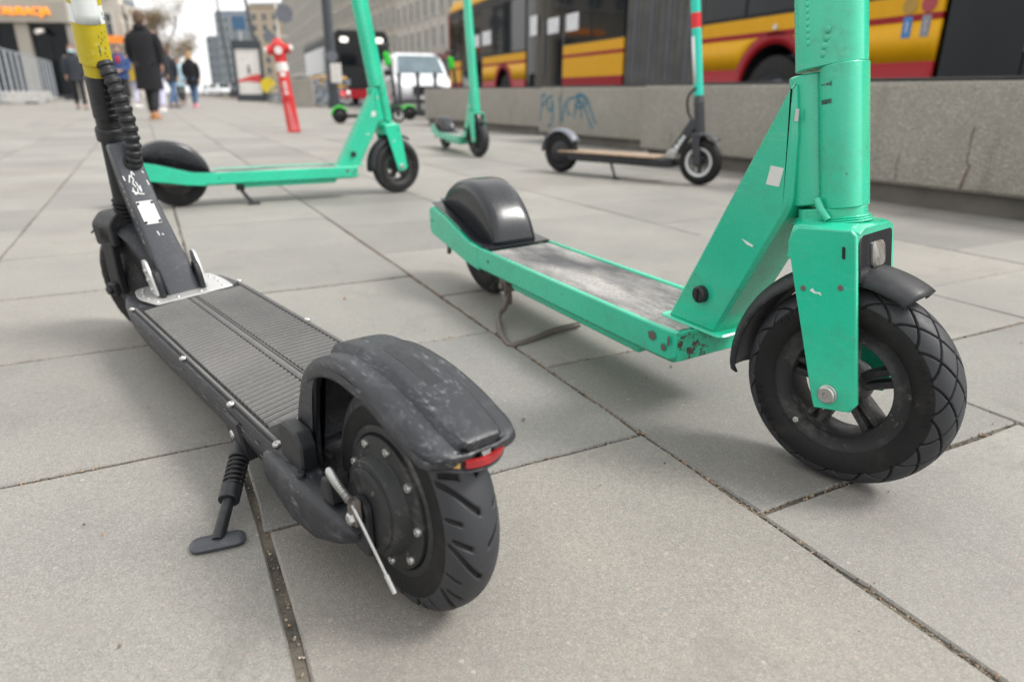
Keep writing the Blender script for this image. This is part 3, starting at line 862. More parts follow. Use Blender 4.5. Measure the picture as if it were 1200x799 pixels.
# ------------------------------------------------------------------ near black scooter with the yellow stem
M_scratch = plain('scratched_plastic', (.17, .175, .19), .6, var=.4, scale=120)
def make_black_scooter(root):
    # ---- deck tray
    outl = roundpoly([(.125, -.100), (.80, -.104), (.905, -.090), (.915, -.060), (.915, .060), (.905, .090), (.80, .104), (.125, .100)],
                     [.01, .05, .04, .03, .03, .04, .05, .01], 5)
    d = MB(); rings = []
    for z, sh in ((.052, .020), (.058, .010), (.082, .002), (.098, .0), (.108, .002), (.113, .0045), (.1145, .009)):
        rings.append([(x, y, z) for x, y in (inset(outl, sh) if sh else outl)])
    d.loft(rings); deck = d.build('deck', M_scuffed, root, 40)
    rs_ = random.Random(9); sc0 = MB()                       # scratches along the deck edge
    for _ in range(90):
        x = rs_.uniform(.18, .86); l_ = rs_.uniform(.004, .022); z = rs_.uniform(.088, .107); s_ = 1 if rs_.random() < .8 else -1
        yy = float(np.interp(x, [.125, .80, .86], [.1000, .1040, .0985])) + .0004; h_ = rs_.uniform(.0006, .0016)
        sc0.add([(x, s_*yy, z), (x+l_, s_*yy, z+rs_.uniform(-.001, .001)), (x+l_*.9, s_*yy, z+h_), (x+l_*.1, s_*yy, z+h_*.8)], [(0, 1, 2, 3)])
    o = sc0.build('edge_scratches', M_scratch, deck, fix=False); o['kind'] = 'stuff'
    # ---- ribbed mat, two fields of slanting ribs and a spine
    m = MB()
    mo = [(.165, -.094), (.800, -.0955), (.800, .0955), (.165, .094)]
    mb_ = MB(); mb_.prismc(mo, .1140, .1163, .0008, 'z'); mb_.build('mat_base', M_matdark, root, 30)
    def rib(a, b, w, h):
        a = Vector(a); b = Vector(b); dd = (b-a).normalized(); n = Vector((-dd.y, dd.x))*w/2; n2 = n*.55
        z0, z1 = .1160, .1160 + h
        m.add([(a.x-n.x, a.y-n.y, z0), (b.x-n.x, b.y-n.y, z0), (b.x+n.x, b.y+n.y, z0), (a.x+n.x, a.y+n.y, z0),
               (a.x-n2.x, a.y-n2.y, z1), (b.x-n2.x, b.y-n2.y, z1), (b.x+n2.x, b.y+n2.y, z1), (a.x+n2.x, a.y+n2.y, z1)],
              [(4, 5, 6, 7), (0, 1, 5, 4), (1, 2, 6, 5), (2, 3, 7, 6), (3, 0, 4, 7)])
    x = .775
    while x > .205:
        rib((x, .009), (x - .012 if x > .22 else x, .084), .0066, .0034)
        rib((x, -.009), (x - .012 if x > .22 else x, -.084), .0066, .0034)
        x -= .0125
    for s_ in (-1, 1): rib((.17, s_*.0895), (.795, s_*.0905), .005, .0022)
    rib((.19, 0), (.782, 0), .009, .0016); rib((.19, .0055), (.782, .0055), .0025, .0026); rib((.19, -.0055), (.782, -.0055), .0025, .0026)
    # raised curls at the tail of the mat
    for s_ in (-1, 1):
        for r_ in (.018, .028):
            pts = [(.178 + r_*math.cos(a), s_*(.040 + r_*math.sin(a)), .1170) for a in np.linspace(-.3, 1.9, 9)]
            m.tube(pts, .0022, 5)
    m.build('ribbed_mat', M_mat, root, 30, fix=False)
    for x, y in ((.803, .0955), (.500, .0955), (.302, .0955), (.167, .092), (.809, -.0955), (.502, -.0955), (.302, -.0955), (.167, -.092)):
        b = MB(); b.lathe([(.0012, .1172), (.0022, .1187), (.0042, .1185), (.0052, .1172), (.0052, .1150)], 12, axis='z', c=(x, y, 0)); b.build('deck_screw', M_steel, deck)
    # ---- silver bracket plate with rivets
    p = MB(); po = roundpoly([(.776, -.074), (.842, -.076), (.905, -.068), (.910, -.030), (.860, -.026), (.860, .026), (.910, .030), (.905, .068), (.842, .076), (.776, .060)], [.004, .02, .02, .01, .004, .004, .01, .02, .02, .004], 4)
    # simple plate with a notch for the neck
    p.prism(po, .1185, .1215, 'z'); plate = p.build('neck_plate', M_alu, root, 30, .0006)
    for x, y in ((.79, .055), (.79, .02), (.79, -.02), (.79, -.06), (.825, .062), (.85, .064), (.875, .060), (.893, .055), (.825, -.064), (.85, -.066), (.875, -.062), (.893, -.056)):
        b = MB(); b.lathe([(0, .1238), (.0022, .1232), (.0032, .1214)], 10, axis='z', c=(x, y, 0)); b.build('rivet', M_steel, plate)
    # ---- neck: tapered down tube leaning forward
    n_ = MB()
    def nsec(xb, z, w, dpt, y0=0.0, ch=.006):
        q = roundpoly([(-w/2, 0), (w/2, 0), (w/2*.9 - .02*(dpt > .076), dpt), (-w/2*.9 - .012*(dpt > .076), dpt)], ch, 3)
        return [(xb + b_, y0 - a_, z) for a_, b_ in q]
    n_.loft([nsec(.810, .1215, .060, .070, .002), nsec(.822, .16, .058, .066, .006), nsec(.862, .275, .0450, .074, .0155), nsec(.884, .345, .0445, .072, .0190), nsec(.894, .378, .0440, .062, .0205), nsec(.8985, .3835, .038, .050, .0205)])
    neck = n_.build('neck_tube', M_metalpaint, root, 35)
    ch = MB(); ch.lathe([(.0105, .003), (.0135, .0038), (.0155, .002), (.0162, -.001)], 24, axis='z')
    tilt = Matrix.Translation((.8845, .0125, .352)) @ Matrix.Rotation(R(-72), 4, 'Y')
    ch.v = [tuple(tilt @ Vector(q)) for q in ch.v]; ch.build('cable_grommet', M_black, neck)
    ch = MB(); ch.lathe([(0, .0012), (.0115, .0012)], 20, axis='z'); ch.v = [tuple(tilt @ Vector(q)) for q in ch.v]; ch.build('cable_hole', M_hole, neck)
    def on_neck(h, y, off=.0008):
        """point on the rider-facing side of the neck, h along it (z)"""
        x = np.interp(h, [.1215, .16, .275, .345, .378], [.810, .822, .862, .884, .894]); return (float(x) - off, y*.74 + float(np.interp(h, [.12, .16, .275, .345], [.002, .006, .0155, .0195])), h)
    # worn white panel: blank plate with four fixings
    def strip(pts2, off, w=.0011):
        mb = MB()
        for (a, b) in zip(pts2[:-1], pts2[1:]):
            A = Vector(on_neck(a[1], a[0], off)); B = Vector(on_neck(b[1], b[0], off))
            dd = (B-A); nn = dd.cross(Vector((-.94, 0, .34))).normalized()*w
            mb.add([A-nn, B-nn, B+nn, A+nn], [(0, 1, 2, 3)])
        return mb
    q = MB()
    q.loft([[on_neck(h, y, o_) for y, h in roundpoly([(.020, .2455), (-.017, .2445), (-.0165, .284), (.0205, .285)], .002, 2)] for o_ in (.0, .0016)])
    pnl = q.build('blank_panel', M_sticker, neck, 30)
    for y, h in ((.017, .249), (-.0135, .248), (.017, .2815), (-.0135, .2805)):
        b = MB(); b.ball(on_neck(h, y, .0018), .0022, .0026, .0026, 8, 5); b.build('panel_screw', M_black, pnl)
    for st in ([(.016, .318), (.010, .330), (.004, .323), (.010, .316), (.006, .309)], [(.014, .309), (.013, .297), (.006, .300), (.004, .307)], [(.003, .318), (-.002, .300), (-.003, .311)], [(.018, .304), (.006, .298), (-.006, .296)], [(-.001, .329), (.003, .336), (.006, .328)],
               [(.002, .232), (.0005, .224)], [(-.006, .226), (-.009, .2235)], [(.024, .33), (.0235, .322)], [(-.022, .318), (-.0235, .309)], [(-.020, .334), (-.022, .330)]):
        strip(st, .0007, .0008).build('white_scrawl', M_white, neck, fix=False)
    ew = MB()                                            # worn white lettering down the left edge of the neck
    rr_ = random.Random(5)
    for h in np.linspace(.21, .315, 13):
        x0 = float(np.interp(h, [.1215, .16, .275, .345], [.810, .822, .862, .884])); y0 = float(np.interp(h, [.16, .275, .345], [.0358, .0385, .0418]))
        for k in range(2):
            z0 = h + rr_.uniform(-.004, .004); xo = x0 + rr_.uniform(.010, .022); l_ = rr_.uniform(.002, .006)
            ew.add([(xo, y0, z0), (xo+l_, y0, z0+.0015), (xo+l_+.001, y0, z0+.0045), (xo+.001, y0, z0+.003)], [(0, 1, 2, 3)])
    ew.build('worn_lettering', M_white, neck, fix=False)
    # ---- folding latch: silver side plates and black ears
    for s_ in (-1, 1):
        y0 = .0345 if s_ > 0 else -.0235
        e = MB(); e.prismc(roundpoly([(.800, .121), (.838, .121), (.842, .150), (.828, .172), (.812, .168), (.804, .15)], .005, 3), y0 + s_*.001, y0 + s_*.010, .0015)
        e.build('latch_ear', M_black, neck, 30)
        e = MB(); e.prismc(roundpoly([(.806, .124), (.846, .124), (.866, .162), (.862, .184), (.840, .187), (.822, .165)], .008, 3), y0 + s_*.0105, y0 + s_*.0155, .001)
        lp = e.build('latch_plate', M_alu, neck, 30)
        for x, z in ((.846, .166), (.842, .150), (.832, .134)):
            b = MB(); b.lathe([(0, y0 + s_*.019), (.004, y0 + s_*.0188), (.0052, y0 + s_*.0150)], 12, c=(x, 0, z)); b.build('latch_bolt', M_steel, lp)
    # ---- steering column, slightly to the left; rakes back to the rider
    B0 = Vector((.978, .031, .232)); T0 = Vector((.880, .019, .610)); ax = (T0 - B0).normalized(); Lc = (T0-B0).length
    fw = (Vector((1, 0, 0)) - ax*ax.x).normalized(); lf = ax.cross(fw)
    Q = Matrix.Rotation(R(16), 3, ax); fw = Q @ fw; lf = Q @ lf
    def cp(h, a=0.0, b=0.0): return B0 + ax*h + fw*a + lf*b
    def ring(h, ra, rb, n=28, p=2.4): return [tuple(cp(h, a, b)) for a, b in ellipse(ra, rb, n, p)]
    c = MB(); c.loft([ring(.040, .0188, .0188, 20, 2), ring(.165, .0188, .0188, 20, 2)]); col = c.build('head_tube', M_black, root)
    for i in range(6):
        c = MB(); c.loft([ring(.000 + i*.0085, .0190, .0190, 20, 2), ring(.0042 + i*.0085, .0225, .0225, 20, 2), ring(.0080 + i*.0085, .0190, .0190, 20, 2)]); c.build('bellows_ring', M_rubber, col, 60)
    c = MB(); c.loft([ring(.160, .0235, .0225), ring(.178, .0245, .0228), ring(.184, .0225, .0212)]); c.build('neck_collar', M_black, col, 30, .0015)
    c = MB(); c.loft([ring(.180, .0195, .0190), ring(.200, .0195, .0190)]); c.loft([ring(.200, .0212, .0205), ring(.262, .0222, .0210), ring(.272, .0215, .0204)])
    clamp = c.build('stem_clamp', M_black, root, 30, .001)
    for h in (.206, .217, .228, .239, .250):
        c = MB(); c.loft([[tuple(cp(h + dh, -.0215 + k, b)) for b, k in ((-.014, .006), (-.007, .0005), (.004, -.001), (.008, .0))] for dh in (0, .0045)], cap=False, closed=False)
        c.build('clamp_ridge', M_black, clamp, solid=.002)
    c = MB(); c.loft([ring(.268, .0212, .0200), ring(.300, .0215, .0203)]); c.build('stem_foot', M_yellow, root, 40)
    def band(name, h0, h1, mat, e=.0):
        c = MB(); c.loft([ring(h0, .0256+e, .0232+e), ring(h1, .0254+e, .0230+e)]); return c.build(name, mat, root, 40)
    band('stem_sleeve', .292, .356, M_yellow)
    band('stem_band', .3562, .3838, M_white, -.0001)
    band('stem_sleeve', .384, .46, M_yellow)
    band('stem_band', .4602, .52, M_white)
    band('stem_tube', .5202, .92, M_black)
    # white wrap that climbs the left edge beside the upper yellow field
    c = MB(); rows = []
    for h in np.linspace(.356, .46, 8):
        row = []
        for t_ in np.linspace(0, 1, 8):
            aa = R(100 + 95*t_*(1))
            ca, sa = math.cos(aa), math.sin(aa)
            row.append(tuple(cp(h, .0260*math.copysign(abs(ca)**(2/2.4), ca), .0236*math.copysign(abs(sa)**(2/2.4), sa))))
        rows.append(row)
    c.grid(rows); c.build('stem_wrap', M_white, root, 60, solid=.0003)
    mk = MB(); rr_ = random.Random(3)
    for h, b, l_ in ((.345, -.004, .003), (.340, .002, .004), (.336, -.003, .005), (.338, -.008, .003), (.330, .000, .004), (.325, .004, .012), (.318, .0045, .010), (.322, -.006, .004), (.314, -.004, .004), (.308, -.007, .003), (.374, -.012, .006), (.366, -.014, .004), (.346, -.010, .002)):
        a_ = -.0256*(1-abs(b/.0232)**2.4)**(1/2.4) - .0004
        mk.add([tuple(cp(h, a_, b)), tuple(cp(h-l_, a_-.0001, b-.001)), tuple(cp(h-l_, a_-.0001, b-.0022)), tuple(cp(h, a_, b-.001))], [(0, 1, 2, 3)])
    mk.build('marker_scrawl', M_graphite, root, fix=False)
    hb = MB(); hb.tube(smooth_path([cp(.92, -.03, .27), cp(.925, -.005, .14), cp(.92, 0, 0), cp(.925, -.005, -.14), cp(.92, -.03, -.27)], 6), .015, 12)
    hbo = hb.build('handlebar', M_black, root)
    for s_ in (-1, 1):
        gq = MB(); gq.tube([cp(.92, -.03, s_*.28), cp(.922, -.012, s_*.17)], .018, 12); gq.build('grip', M_rubber, hbo)
    # corrugated cable conduit curving from the neck to the stem
    cd = MB(); pth = smooth_path([(.8880, .0125, .348), (.878, .0090, .366), (.873, .0070, .392), (.872, .0060, .425), (.872, .0085, .460), (.875, .0120, .490), (.882, .0150, .515)], 30)
    rad = [.0125 + .0012*max(-1, min(1, 2.6*math.sin(i*2*PI/14))) for i in range(len(pth))]
    cd.tube(pth, rad, 16); cd.build('cable_conduit', M_black, root, 70)
    # ---- fork arch, fender and front wheel (turned to the left)
    WC = Vector((1.0, .036, .112)); st = R(17)
    fx = Vector((math.cos(st), math.sin(st), 0)); fy = Vector((-math.sin(st), math.cos(st), 0))
    MF = Matrix(((fx.x, fy.x, 0, WC.x), (fx.y, fy.y, 0, WC.y), (0, 0, 1, WC.z), (0, 0, 0, 1)))
    c0 = (0, 0, 0)
    link('front_tyre', tyre_mesh(c0, .110, .029, .029, .07, tread_block, M_rubber, M_tread, 160, 24, M=MF), root)
    h = MB(MF)
    for s_ in (-1, 1): h.lathe([(0, s_*.034), (.02, s_*.034), (.03, s_*.028), (.07, s_*.022), (.078, s_*.020)], 32, c=c0)
    h.build('front_hub', M_alloy, root)
    f = MB(MF)
    for s_ in (-1, 1):
        f.loft([[(x+dx, s_*y, z) for dx, y, z in ((-.018, .036, z0), (.018, .036, z0), (.018, .050, z0), (-.018, .050, z0))] for x, z0 in ((.0, -.012), (-.002, .03), (-.012, .085), (-.018, .125))])
    arch = roundpoly([(-.050, .085), (-.050, .128), (-.030, .146), (.030, .146), (.050, .128), (.050, .085), (.036, .085), (.036, .118), (-.036, .118), (-.036, .085)], .008, 3)
    f.loft([[(-.042, y, z) for y, z in arch], [(.022, y, z) for y, z in arch]])
    fork = f.build('fork', M_black, root, 40, .004, 3)
    f = MB(MF); rows = []
    for i in range(25):
        a = R(190 - 128*i/24)
        rows.append([((.128 - .012*abs(t_)**3)*math.cos(a), .040*t_, (.128 - .012*abs(t_)**3)*math.sin(a)) for t_ in np.linspace(-1, 1, 11)])
    f.grid(rows); f.build('front_fender', M_scuffed, root, 60, solid=.003)
    f = MB(MF); f.cyl((0, .045, 0), (0, .068, 0), .0085, 12); f.box(-.012, .012, .050, .060, -.012, .012); f.build('axle_nut', M_black, fork, bev=.002)
    # ---- rear wheel
    MR = Matrix.Translation((-.010, .030, .113)) @ Matrix.Rotation(R(6), 4, 'X') @ Matrix.Translation((0, 0, -.113)) @ Matrix.Diagonal((.89, .75, .89, 1)); MB.DEF = MR
    c = (0, 0, .127)
    link('rear_tyre', tyre_mesh(c, .127, .037, .034, .08, tread_block, M_rubber, M_tread, 1050, 130, M=MR, depth=.0042), root)
    hb = MB()
    for s_ in (-1, 1):
        hb.lathe([(.084, s_*.028), (.0845, s_*.033), (.081, s_*.036), (.0745, s_*.0365), (.072, s_*.0335), (.0715, s_*.0400), (.058, s_*.0435), (.0545, s_*.0440), (.0530, s_*.0465)] + ([(.051, .058), (.049, .0605), (.044, .0615), (.0435, .064), (.040, .066), (.030, .067), (0, .068)] if s_ > 0 else [(.03, -.05), (0, -.052)]), 64, c=c)
    hub = hb.build('hub_motor', M_alloy, root, 35)
    for i in range(9):
        a = 2*PI*i/9 + .35
        b = MB(); b.lathe([(.0014, .0440), (.002, .0462), (.0042, .0460), (.0050, .0440), (.0050, .0405)], 12, c=(c[0]+.0645*math.cos(a), 0, c[2]+.0645*math.sin(a)))
        b.build('motor_bolt', M_steel, hub)
    # ---- tail arms
    for s_ in (1, -1):
        a = MB(); rings = []
        for x, y0, y1, z0, z1 in ((.215, .040, .100, .060, .1150), (.165, .052, .104, .052, .1205), (.12, .058, .106, .048, .1225), (.075, .062, .104, .052, .1215), (.035, .065, .098, .066, .1180), (.008, .068, .090, .082, .1120), (.000, .071, .083, .090, .105)):
            q = roundpoly([(y0, z0), (y1, z0 + .012), (y1, z1 - .004), (y0, z1)], [.008, .014, .012, .006], 3)
            rings.append([(x, s_*y, z) for y, z in (q if s_ > 0 else q[::-1])])
        a.loft(rings); arm = a.build('tail_arm', M_scuffed, root, 45)
        a = MB(); a.prismc(roundpoly([(-.018, .080), (.016, .080), (.022, .127), (.004, .148), (-.016, .140)], .010, 4), s_*.0675, s_*.077, .002)
        a.build('dropout', M_black, arm, 30)
        for x, y in ((.150, .074), (.115, .090)):
            b = MB(); b.lathe([(0, .004), (.0048, .004), (.006, .0025), (.006, -.004)], 12, axis='z', c=(x, s_*y, .1215)); b.build('arm_screw', M_black, arm)
    # ---- brake lever, spring, cable
    bk = MB(); bk.prismc(roundpoly([(-.012, .118), (.008, .118), (.006, .146), (-.010, .148)], .004, 3), .0785, .0880, .0015)
    lever = bk.build('brake_lever', M_rust, root, 30)
    b = MB(); b.lathe([(0, .094), (.005, .094), (.0068, .092), (.0068, .088)], 6, c=(-.004, 0, .127)); b.build('axle_nut', M_steel, lever)
    b = MB(); pth = smooth_path([(.066, .074, .142), (.044, .086, .156), (.018, .092, .157), (-.003, .089, .147)], 70)
    rad = [.0044 + .0010*math.sin(i*2*PI/7.5) for i in range(len(pth))]; b.tube(pth, rad, 12); b.build('brake_spring', M_steel, lever, 70)
    b = MB(); b.tube(smooth_path([(-.006, .088, .143), (-.024, .082, .115), (-.050, .073, .072)], 5), .0019, 8); b.tube([(-.046, .0745, .079), (-.056, .071, .062)], .0030, 8)
    b.build('brake_cable_end', M_alu, lever)
    b = MB(); b.tube(smooth_path([(.215, .062, .116), (.195, .060, .122), (.165, .054, .128), (.135, .049, .132), (.10, .05, .138)], 6), .0034, 8); b.build('brake_cable', M_rubber, root)
    b = MB(); b.prismc(roundpoly([(.035, .120), (.064, .120), (.060, .146), (.042, .152)], .006, 3), .062, .092, .003); b.build('cable_guide', M_black, lever, 30)
    # ---- rear fender: moulded shell
    fe = MB(); rows = []
    top = smooth_path([(.172, 0, .122), (.178, 0, .165), (.167, 0, .212), (.128, 0, .248), (.070, 0, .2675), (.005, 0, .2665), (-.048, 0, .2560), (-.090, 0, .2420), (-.112, 0, .2335), (-.122, 0, .2280)], 5)
    top = smooth_path(top, 2); NT_ = len(top)
    for i, p in enumerate(top):
        s_ = i/(NT_-1)
        w = float(np.interp(s_, [0, .25, .45, .7, .82, .90, .95, .98, 1], [.054, .058, .061, .062, .061, .056, .046, .033, .016]))
        dep = float(np.interp(s_, [0, .22, .34, .40, .50, .62, .72, .86, 1], [.012, .018, .021, .020, .019, .021, .022, .018, .010]))
        sp_ = float(np.interp(s_, [.30, .36, .92, .955], [0, 1, 1, 0])); spw = float(np.interp(s_, [.30, .40, .9, .955], [.75, 1, .95, .7]))
        tn = (top[min(i+1, NT_-1)] - top[max(i-1, 0)]).normalized(); nn = Vector((tn.z, 0, -tn.x))
        if nn.z < 0 and i > 16: nn = -nn
        if i <= 16 and nn.x < 0: nn = -nn
        half = [(0, .0100*sp_), (.20*spw, .0100*sp_), (.43*spw, .0096*sp_), (.47*spw, .0082*sp_), (.545*spw, .0008*sp_), (.58*spw, 0), (.74, -.0004), (.84, -.0010), (.90, -.0028), (.95, -.0068), (.985, -.0125), (1.0, -min(.0195, .62*dep)), (1.01, -max(dep*.8, .0075)), (1.015, -dep)]
        row = []
        for yf, h_ in [(-a_, b_) for a_, b_ in half[::-1]] + half[1:]:
            q = p + nn*(h_ if dep > .03 or h_ > -.007 else max(h_, -dep)); row.append((q.x, yf*w, q.z))
        rows.append(row)
    fe.grid(rows); fender = fe.build('rear_fender', M_scuffed, root, 38, solid=.003)
    # front legs of the fender that stand on the deck, either side
    for s_ in (-1, 1):
        lg = MB(); lg.prismc(roundpoly([(.126, .118), (.168, .118), (.174, .165), (.160, .205), (.124, .241), (.098, .249), (.116, .220), (.126, .165)], [.003, .006, .01, .02, .02, .006, .02, .02], 4), s_*.049, s_*.0615, .004)
        lg.build('fender_leg', M_scuffed, fender, 40)
        lg = MB(); lg.prismc(roundpoly([(.118, .118), (.180, .118), (.182, .155), (.172, .166), (.130, .166), (.118, .152)], .005, 3), s_*.062, s_*.086, .003)
        lg.build('leg_block', M_black, fender, 30)
    # raised spine with a sunk slot
    rg = MB(); sp = [(p.x, p.z) for p in top]
    def ztop(x): return float(np.interp(x, [q[0] for q in sp[::-1] if q[0] < .17], [q[1] for q in sp[::-1] if q[0] < .17]))
    def sheet(out, h0, h1, ins):
        mb = MB()
        for (o_, h_) in ((0, h0), (0, h1 - .003), (ins*.35, h1 - .0008), (ins, h1)):
            pass
        rings = []
        for o_, h_ in ((0.0, h0), (.0015, h1*.6), (ins*.6, h1*.93), (ins, h1)):
            q = inset(out, o_) if o_ else out
            rings.append([(x, y, ztop(x) + h_) for x, y in q])
        mb.loft(rings, cap=False)
        ctr = inset(out, ins); n = len(ctr); half = n//2
        # cap as a strip so that it follows the curve
        vs_ = [(x, y, ztop(x) + h1) for x, y in ctr]
        mb.add(vs_, [(i, i+1, n-2-i, n-1-i) for i in range(half-1)])
        return mb
    def capsule(x0, x1, w0, w1, n=14, m=48):
        """long outline, symmetric about y = 0, built as two matching sides"""
        up_ = []
        for i in range(m+1):
            t_ = i/m; x = x0 + (x1-x0)*t_; w = w0 + (w1-w0)*t_
            e = min(1, t_/.13, (1-t_)/.13); up_.append((x, w*math.sqrt(max(.02, 1-(1-e)**2))))
        return up_ + [(x, -y) for x, y in up_[::-1]]
    s2 = sheet(capsule(.050, -.078, .0175, .0150), .008, .0118, .0012); s2.build('spine_ridge', M_scuffed, fender, 60)
    s3 = sheet(capsule(.042, -.072, .0125, .0105), .0095, .0121, .0006); s3.build('spine_slot', M_black, fender, 60)
    b = MB(); b.lathe([(0, .001), (.0035, .002), (.0045, .0)], 12, axis='z', c=(.085, .004, ztop(.085)+.010)); b.build('fender_screw', M_black, fender)
    # reflectors round the tail
    tp = []
    for a in np.linspace(-112, 112, 41):
        r_ = R(a); tp.append(Vector((-.060 - .063*math.cos(r_)**.9 if math.cos(r_) > 0 else -.060 + .05*abs(math.cos(r_)),   .0580*math.sin(r_)*(1 - .05*abs(math.sin(r_))), 0)))
    def strip3(i0, i1, z0, z1, out):
        mb = MB(); rings = []
        for p in tp[i0:i1]:
            zz = float(np.interp(p.x, [-.125, -.055, -.005], [.223, .236, .245])); d_ = Vector((p.x + .04, p.y, 0)).normalized()*out
            rings.append([(p.x, p.y, zz+z0), (p.x+d_.x, p.y+d_.y, zz+z0+.001), (p.x+d_.x, p.y+d_.y, zz+z1-.001), (p.x, p.y, zz+z1)])
        mb.loft(rings); return mb
    strip3(4, 41, -.013, -.0095, .0035).build('tail_rim', M_metalpaint, fender, 60)
    strip3(2, 25, -.0085, -.0005, .0045).build('red_reflector', M_redlens, fender, 60)
    strip3(25, 38, -.0090, -.0012, .0035).build('amber_reflector', M_amber, fender, 60)
    MB.DEF = None
    # ---- kickstand
    foot = Vector((.186, .172, .019)); topk = Vector((.288, .098, .064)); dv = (foot - topk)
    k = MB(); k.tube([topk + dv*.50, foot + Vector((0, 0, .002))], .0068, 14)
    ks = k.build('kickstand', M_black, root)
    k = MB(); k.prismc([(.262, .055), (.312, .055), (.318, .085), (.308, .106), (.266, .106)], .078, .104, .003); k.build('stand_bracket', M_black, ks, 30)
    b = MB(); b.lathe([(.0015, .1040), (.002, .1065), (.0055, .106), (.0065, .104)], 12, c=(.296, 0, .079)); b.build('stand_bolt', M_steel, ks)
    k = MB(); k.tube([topk - dv*.02, topk + dv*.16], [.0125, .0125], 14); k.tube([topk + dv*.46, topk + dv*.60], .0122, 14); k.tube([topk + dv*.16, topk + dv*.46], .0075, 12)
    k.build('stand_sleeve', M_black, ks, bev=.001)
    k = MB(); sp_ = []; u_ = dv.cross(Vector((0, 0, 1))).normalized(); v_ = dv.cross(u_).normalized()
    for i in range(121):
        a = i/120; sp_.append(topk + dv*(.16 + .30*a) + (u_*math.cos(a*2*PI*6) + v_*math.sin(a*2*PI*6))*.0105)
    k.tube(sp_, .0018, 6); k.build('stand_spring', M_black, ks)
    return root, foot

def mat_black():
    t = NT('ribbed_grey_mat'); o = t.obj(); a = t.noise(4, 5, .6); b = t.noise(220, 3)
    c_ = t.mix(t.ramp(a, [(.35, 0), (.7, 1)]), (.085, .084, .083), (.14, .137, .133)); c_ = t.mix(t.ramp(b, [(.55, 0), (.75, .5)]), c_, (.21, .205, .20))
    t.set(Base_Color=c_, Roughness=.72); t.bump(b, .5, .0008); return t.m
M_mat = mat_black(); M_matdark = plain('mat_gap_shade_dirt', (.024, .024, .025), .85, var=.3, scale=40, spec=.25)  # darker base under the ribs: gap shade and settled dirt put into the colour
BM = place((-.068, .595), 130, -5.5)
bs = thing('electric_scooter', 'black rental scooter with yellow and white stem and ribbed deck in the left foreground', 'scooter', M=BM)
_, ft = make_black_scooter(bs)
# the foot of the stand lies flat on the paving
fo = MB(); fp = BM @ ft; loc_ = []
for z, sh in ((.0005, .001), (.004, 0), (.0065, .002), (.0075, .006)):
    q = roundpoly([(-.029, -.013), (.029, -.013), (.029, .013), (-.029, .013)], .0125, 5)
    q = inset(q, sh) if sh else q
    loc_.append([BM.inverted() @ (Matrix.Translation((fp.x, fp.y, 0)) @ Matrix.Rotation(R(22), 4, 'Z') @ Vector((x, y, z))) for x, y in q])
fo.loft(loc_)
ksn = [o for o in bs.children if o.name.startswith('kickstand')][0]
fo.build('stand_foot', M_metalpaint, ksn, 40)
# ------------------------------------------------------------------ the other green scooters
def copy_scooter(src, M, label):
    c = copy_tree(src); c.matrix_world = M; c['label'] = label; return c
g2 = copy_scooter(gs, place((-1.435, 2.97), 29.0, 1.0), 'mint green rental scooter standing side-on behind the yellow-stemmed scooter')
g3 = copy_scooter(gs, place((-.606, 6.397), -69.8, 1.0), 'small distant mint green rental scooter parked by the graffitied concrete blocks')
for o_ in (g2, g3):                                        # these two stand on a plain bent leg
    old = [q for q in o_.children if q.name.startswith('kickstand')][0]
    for q in list(old.children): bpy.data.objects.remove(q)
    bpy.data.objects.remove(old)
    ks = MB(); ks.tube(smooth_path([(.245, -.050, .080), (.252, -.060, .055), (.275, -.085, .020), (.285, -.100, .008)], 6), .0085, 10); ks.tube([(.262, -.102, .008), (.312, -.102, .008)], .008, 8)
    ko = ks.build('kickstand', M_black, o_); kb = MB(); kb.box(.228, .262, -.068, -.036, .062, .094); kb.build('stand_bracket', M_black, ko, bev=.004)
for o_ in (gs, g2, g3): o_['group'] = 'mint green rental scooters'

